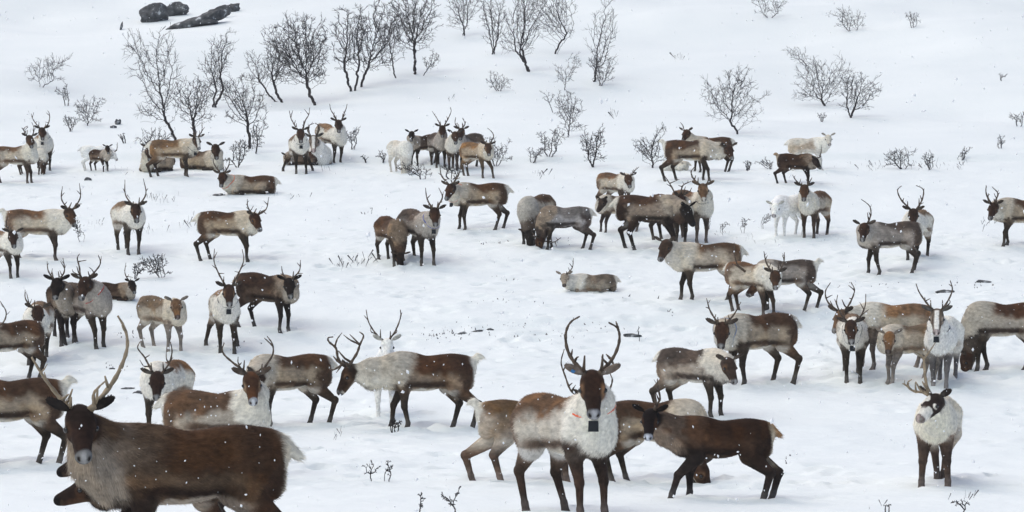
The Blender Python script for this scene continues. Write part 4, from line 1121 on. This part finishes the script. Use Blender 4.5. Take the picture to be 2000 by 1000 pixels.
D('small calf with a round brown face and pale legs in the right group', (1775, 746), 112, -56, (1737, 650), -6, 60, 'calf', calf=True, seed=59)
D('white stag with a pale face stripe, tall antlers and a black tag, right group', (1842, 752), 130, -8, (1830, 606), -2, 60, 'whitelegs',
  [[[(1821, 605), (1807, 588), (1795, 570), (1789, 554)], [(1808, 588), (1817, 583)], [(1808, 589), (1806, 580)]], [[(1839, 605), (1850, 590), (1860, 567), (1856, 548)], [(1843, 602), (1855, 592), (1853, 582)], [(1858, 560), (1853, 555)]]], ('black', True), seed=60)
D('brown reindeer with long thin straight antlers and a blue cord at its neck', (1478, 750), 138, -56, (1410, 632), -4, 58, 'brown',
  [[[(1402, 631), (1387, 607), (1380, 583)], [(1386, 604), (1378, 600)]], [[(1419, 631), (1435, 612), (1447, 590)]]], ('cord', False), legs=[-.08, .0, -.10, .12], seed=61)
D('pale-shouldered reindeer looking right, stub antlers only, middle right', (1358, 812), 132, 56, (1424, 701), 30, 60, 'grey2', legs=[.02, -.02, .0, -.15], seed=62)
# foreground, left to right
D('brown reindeer walking out of the left edge, dark flank stripe and white tail', (18, 906), 168, -86, (-66, 830), -80, 55, 'brown', tailup=True, legs=[0, .1, -.10, .12], seed=63)
D('dark-faced stag with branching antlers and a white chest, behind the pale-backed one', (325, 845), 140, -22, (307, 729), -4, 62, 'palegold2',
  [[[(298, 728), (290, 712), (281, 696), (269, 680), (273, 668)], [(292, 716), (281, 715), (273, 703)], [(283, 699), (293, 693)]], [[(317, 728), (330, 710), (336, 688), (333, 668)], [(330, 710), (325, 700), (325, 684)], [(332, 705), (338, 698)]]], seed=64)
D('brown stag facing left behind the camera-facing one, its head hidden', (563, 830), 138, -70, (500, 728), -60, 52, 'brown', tailup=False, legs=[-.05, .12, -.12, .10], seed=65)
D('pale-backed stag staring at the camera with long curved antlers and a white muzzle', (425, 930), 168, 74, (491, 730), 6, 58, 'pale2',
  [[[(480, 727), (456, 709), (439, 694), (434, 682), (438, 670)], [(469, 718), (465, 708), (465, 697)], [(466, 716), (472, 708)]], [[(507, 731), (522, 710), (533, 691), (532, 672), (522, 657)], [(530, 676), (516, 660)], [(500, 730), (494, 724)]]], seed=66)
D('white reindeer with thin antlers peeking over the back of the big stag with lowered head', (752, 813), 122, 0, (756, 663), 0, 50, 'white',
  [[[(746, 664), (732, 649), (720, 629), (715, 605)], [(734, 651), (725, 648), (724, 640)], [(719, 624), (711, 616)]], [[(760, 663), (772, 647), (782, 621), (782, 605)], [(766, 655), (775, 648), (773, 640)], [(782, 616), (785, 610)]]], seed=67)
D('big stag in profile with lowered head, thick golden antlers and white tail', (833, 836), 147, -82, (678, 716), -82, 60, 'brown3',
  [[[(668, 712), (660, 699), (656, 680), (643, 668), (641, 660), (651, 658)], [(655, 676), (659, 662), (668, 650)], [(664, 720), (652, 722), (643, 720), (642, 714)], [(660, 724), (657, 728)]],
   [[(683, 712), (697, 690), (703, 673), (710, 656), (702, 648)], [(701, 673), (684, 664), (671, 654)], [(684, 664), (683, 653)]]], tan=False, tailup=True, legs=[-.10, .10, -.14, .10], seed=68, neck=1.2, thick=1.25)
D('striding brown reindeer with a raised white tail, front hidden by the tagged stag', (1036, 940), 160, 84, (1150, 772), 20, 50, 'golden3',
  [[[(1136, 770), (1116, 764), (1104, 735), (1096, 708), (1102, 682)], [(1110, 752), (1118, 748)], [(1100, 722), (1107, 710)], [(1116, 764), (1124, 752)]], [[(1166, 770), (1186, 766), (1196, 745), (1192, 730)], [(1188, 764), (1184, 752)]]], tailup=True, legs=[.0, .1, -.28, .12], seed=69, neck=1.3, lt=1.25)
D('brown reindeer grazing behind the dark one, its dark head down on the snow', (1285, 943), 162, 76, (1375, 905), 70, 70, 'brown', tailup=False, legs=[.0, .1, .05, -.08], seed=70, neck=1.3)
D('dark brown reindeer with a frosted white muzzle and black ears', (1408, 973), 158, -82, (1270, 802), -8, 58, 'darkhero',
  [[[(1280, 795), (1289, 778), (1285, 757), (1284, 740)], [(1285, 762), (1281, 757)]]], legs=[.28, .02, -.05, -.20], tailup=False, seed=71, neck=1.15, lt=1.35)
D('tagged stag in front centre with an orange collar, blue ear tag and curved antlers', (1105, 1004), 234, 33, (1157, 729), 4, 60, 'herostag',
  [[[(1144, 729), (1122, 708), (1108, 682), (1105, 652), (1114, 630), (1132, 618)], [(1121, 706), (1126, 699), (1130, 697)], [(1116, 700), (1118, 682)], [(1106, 660), (1102, 654)]],
   [[(1171, 727), (1188, 712), (1203, 688), (1210, 662), (1206, 641), (1189, 630)], [(1188, 712), (1180, 704), (1175, 697)], [(1194, 703), (1188, 696), (1184, 692)], [(1208, 646), (1205, 634), (1203, 628)], [(1196, 702), (1199, 715)]]],
  ('orange', True), legs=[(.02, .03), (.0, .02), (.12, .12), (-.02, .02)], eartag=True, seed=72, thick=1.1, neck=1.0, mane=.85, lt=1.0)
D('white and brown patched stag at right with a mottled face and two tan antlers', (1830, 945), 172, -4, (1825, 771), -38, 38, 'pied',
  [[[(1808, 766), (1785, 764), (1770, 753), (1763, 749)], [(1774, 756), (1773, 747), (1781, 741)]], [[(1812, 764), (1807, 735), (1804, 702), (1796, 692), (1782, 685)], [(1806, 700), (1816, 686), (1827, 669)], [(1808, 752), (1805, 748)]]],
  tan=True, legs=[(.0, .04), (.02, -.04), (-.1, -.08), (.0, .08)], seed=73, thick=1.1, lt=1.2, patches=[(.30, .56, .10, (.16, .10, .07))])
D('reindeer mostly hidden behind the front one, brown muzzle pointing left, upper of two', (335, 1048), 186, -86, (172, 880), -86, 24, 'hidden', [[[(205, 884), (216, 850), (217, 822)]]], seed=74, neck=1.5)
D('reindeer mostly hidden behind the front one, dark muzzle pointing left, lower of two', (335, 1086), 205, -86, (176, 934), -86, 20, 'hidden', seed=75, neck=1.5)
D('huge brown reindeer in the front left corner, long tan antlers, staring at the camera', (368, 1132), 302, -77, (157, 798), 6, 56, 'hero',
  [[[(138, 800), (128, 790), (108, 766), (84, 734), (62, 698)], [(122, 783), (134, 770)]], [[(180, 798), (198, 776), (222, 744), (240, 708), (249, 674), (244, 642), (230, 617)], [(184, 792), (183, 770), (192, 757), (206, 744)]]],
  tan=True, seed=76, thick=1.1, neck=.95, hs=.95, lt=1.15, mane=1.3)

press_prints()
# ------------------------------------------------------------------ falling snow: countless flakes in the air
def snowfall():
    rs = np.random.RandomState(9); V = []; Fc = []
    O = np.array([(1, 0, 0), (-1, 0, 0), (0, 1, 0), (0, -1, 0), (0, 0, 1), (0, 0, -1)], float)
    T_ = [(0, 2, 4), (2, 1, 4), (1, 3, 4), (3, 0, 4), (2, 0, 5), (1, 2, 5), (3, 1, 5), (0, 3, 5)]
    n = 0
    while n < 8500:
        d = 9 + 60 * rs.rand() ** .8
        px, py = rs.uniform(-400, 2400), rs.uniform(-100, 1080)
        v = np.array(ray(px, py)) * d
        if v[2] < ground_base(v[0], v[1]) + .03: continue
        r = min(.014, .0045 * math.exp(rs.normal(0, .45))) * (1 if d > 18 else .6)
        s_ = rs.uniform(.6, 1.3, 3); s_[2] *= rs.uniform(.8, 1.8)
        k = len(V)
        A = O * r * s_ + rs.normal(0, r * .12, (6, 3))
        th = rs.normal(0, .5); A = np.stack([A[:, 0] * math.cos(th) - A[:, 2] * math.sin(th), A[:, 1], A[:, 0] * math.sin(th) + A[:, 2] * math.cos(th)], -1)
        V += [tuple(q) for q in (A + v)]; Fc += [tuple(k + i for i in t_) for t_ in T_]
        n += 1
    tag(mesh_obj('falling_snow', V, Fc, M_flake, None, True), 'snowflakes drifting through the air over the herd', 'snowflakes', kind='stuff')
snowfall()

# ------------------------------------------------------------------ thin snowy air over the whole slope
M_air = bpy.data.materials.new('snowy_air'); M_air.use_nodes = True
t = M_air.node_tree; t.nodes.clear()
ou = t.nodes.new('ShaderNodeOutputMaterial'); pv = t.nodes.new('ShaderNodeVolumePrincipled')
pv.inputs['Color'].default_value = (.93, .95, .97, 1); pv.inputs['Density'].default_value = .0004
t.links.new(pv.outputs[0], ou.inputs['Volume'])
hx0, hx1, hy0, hy1, hz0, hz1 = -270, 270, -66, 500, -8, 82
hv_ = [(x, y, z) for x in (hx0, hx1) for y in (hy0, hy1) for z in (hz0, hz1)]
hf_ = [(0, 1, 3, 2), (4, 6, 7, 5), (0, 4, 5, 1), (2, 3, 7, 6), (0, 2, 6, 4), (1, 5, 7, 3)]
tag(mesh_obj('haze', hv_, hf_, M_air, None, False), 'thin haze of snowy air over the whole slope', 'haze', kind='stuff')
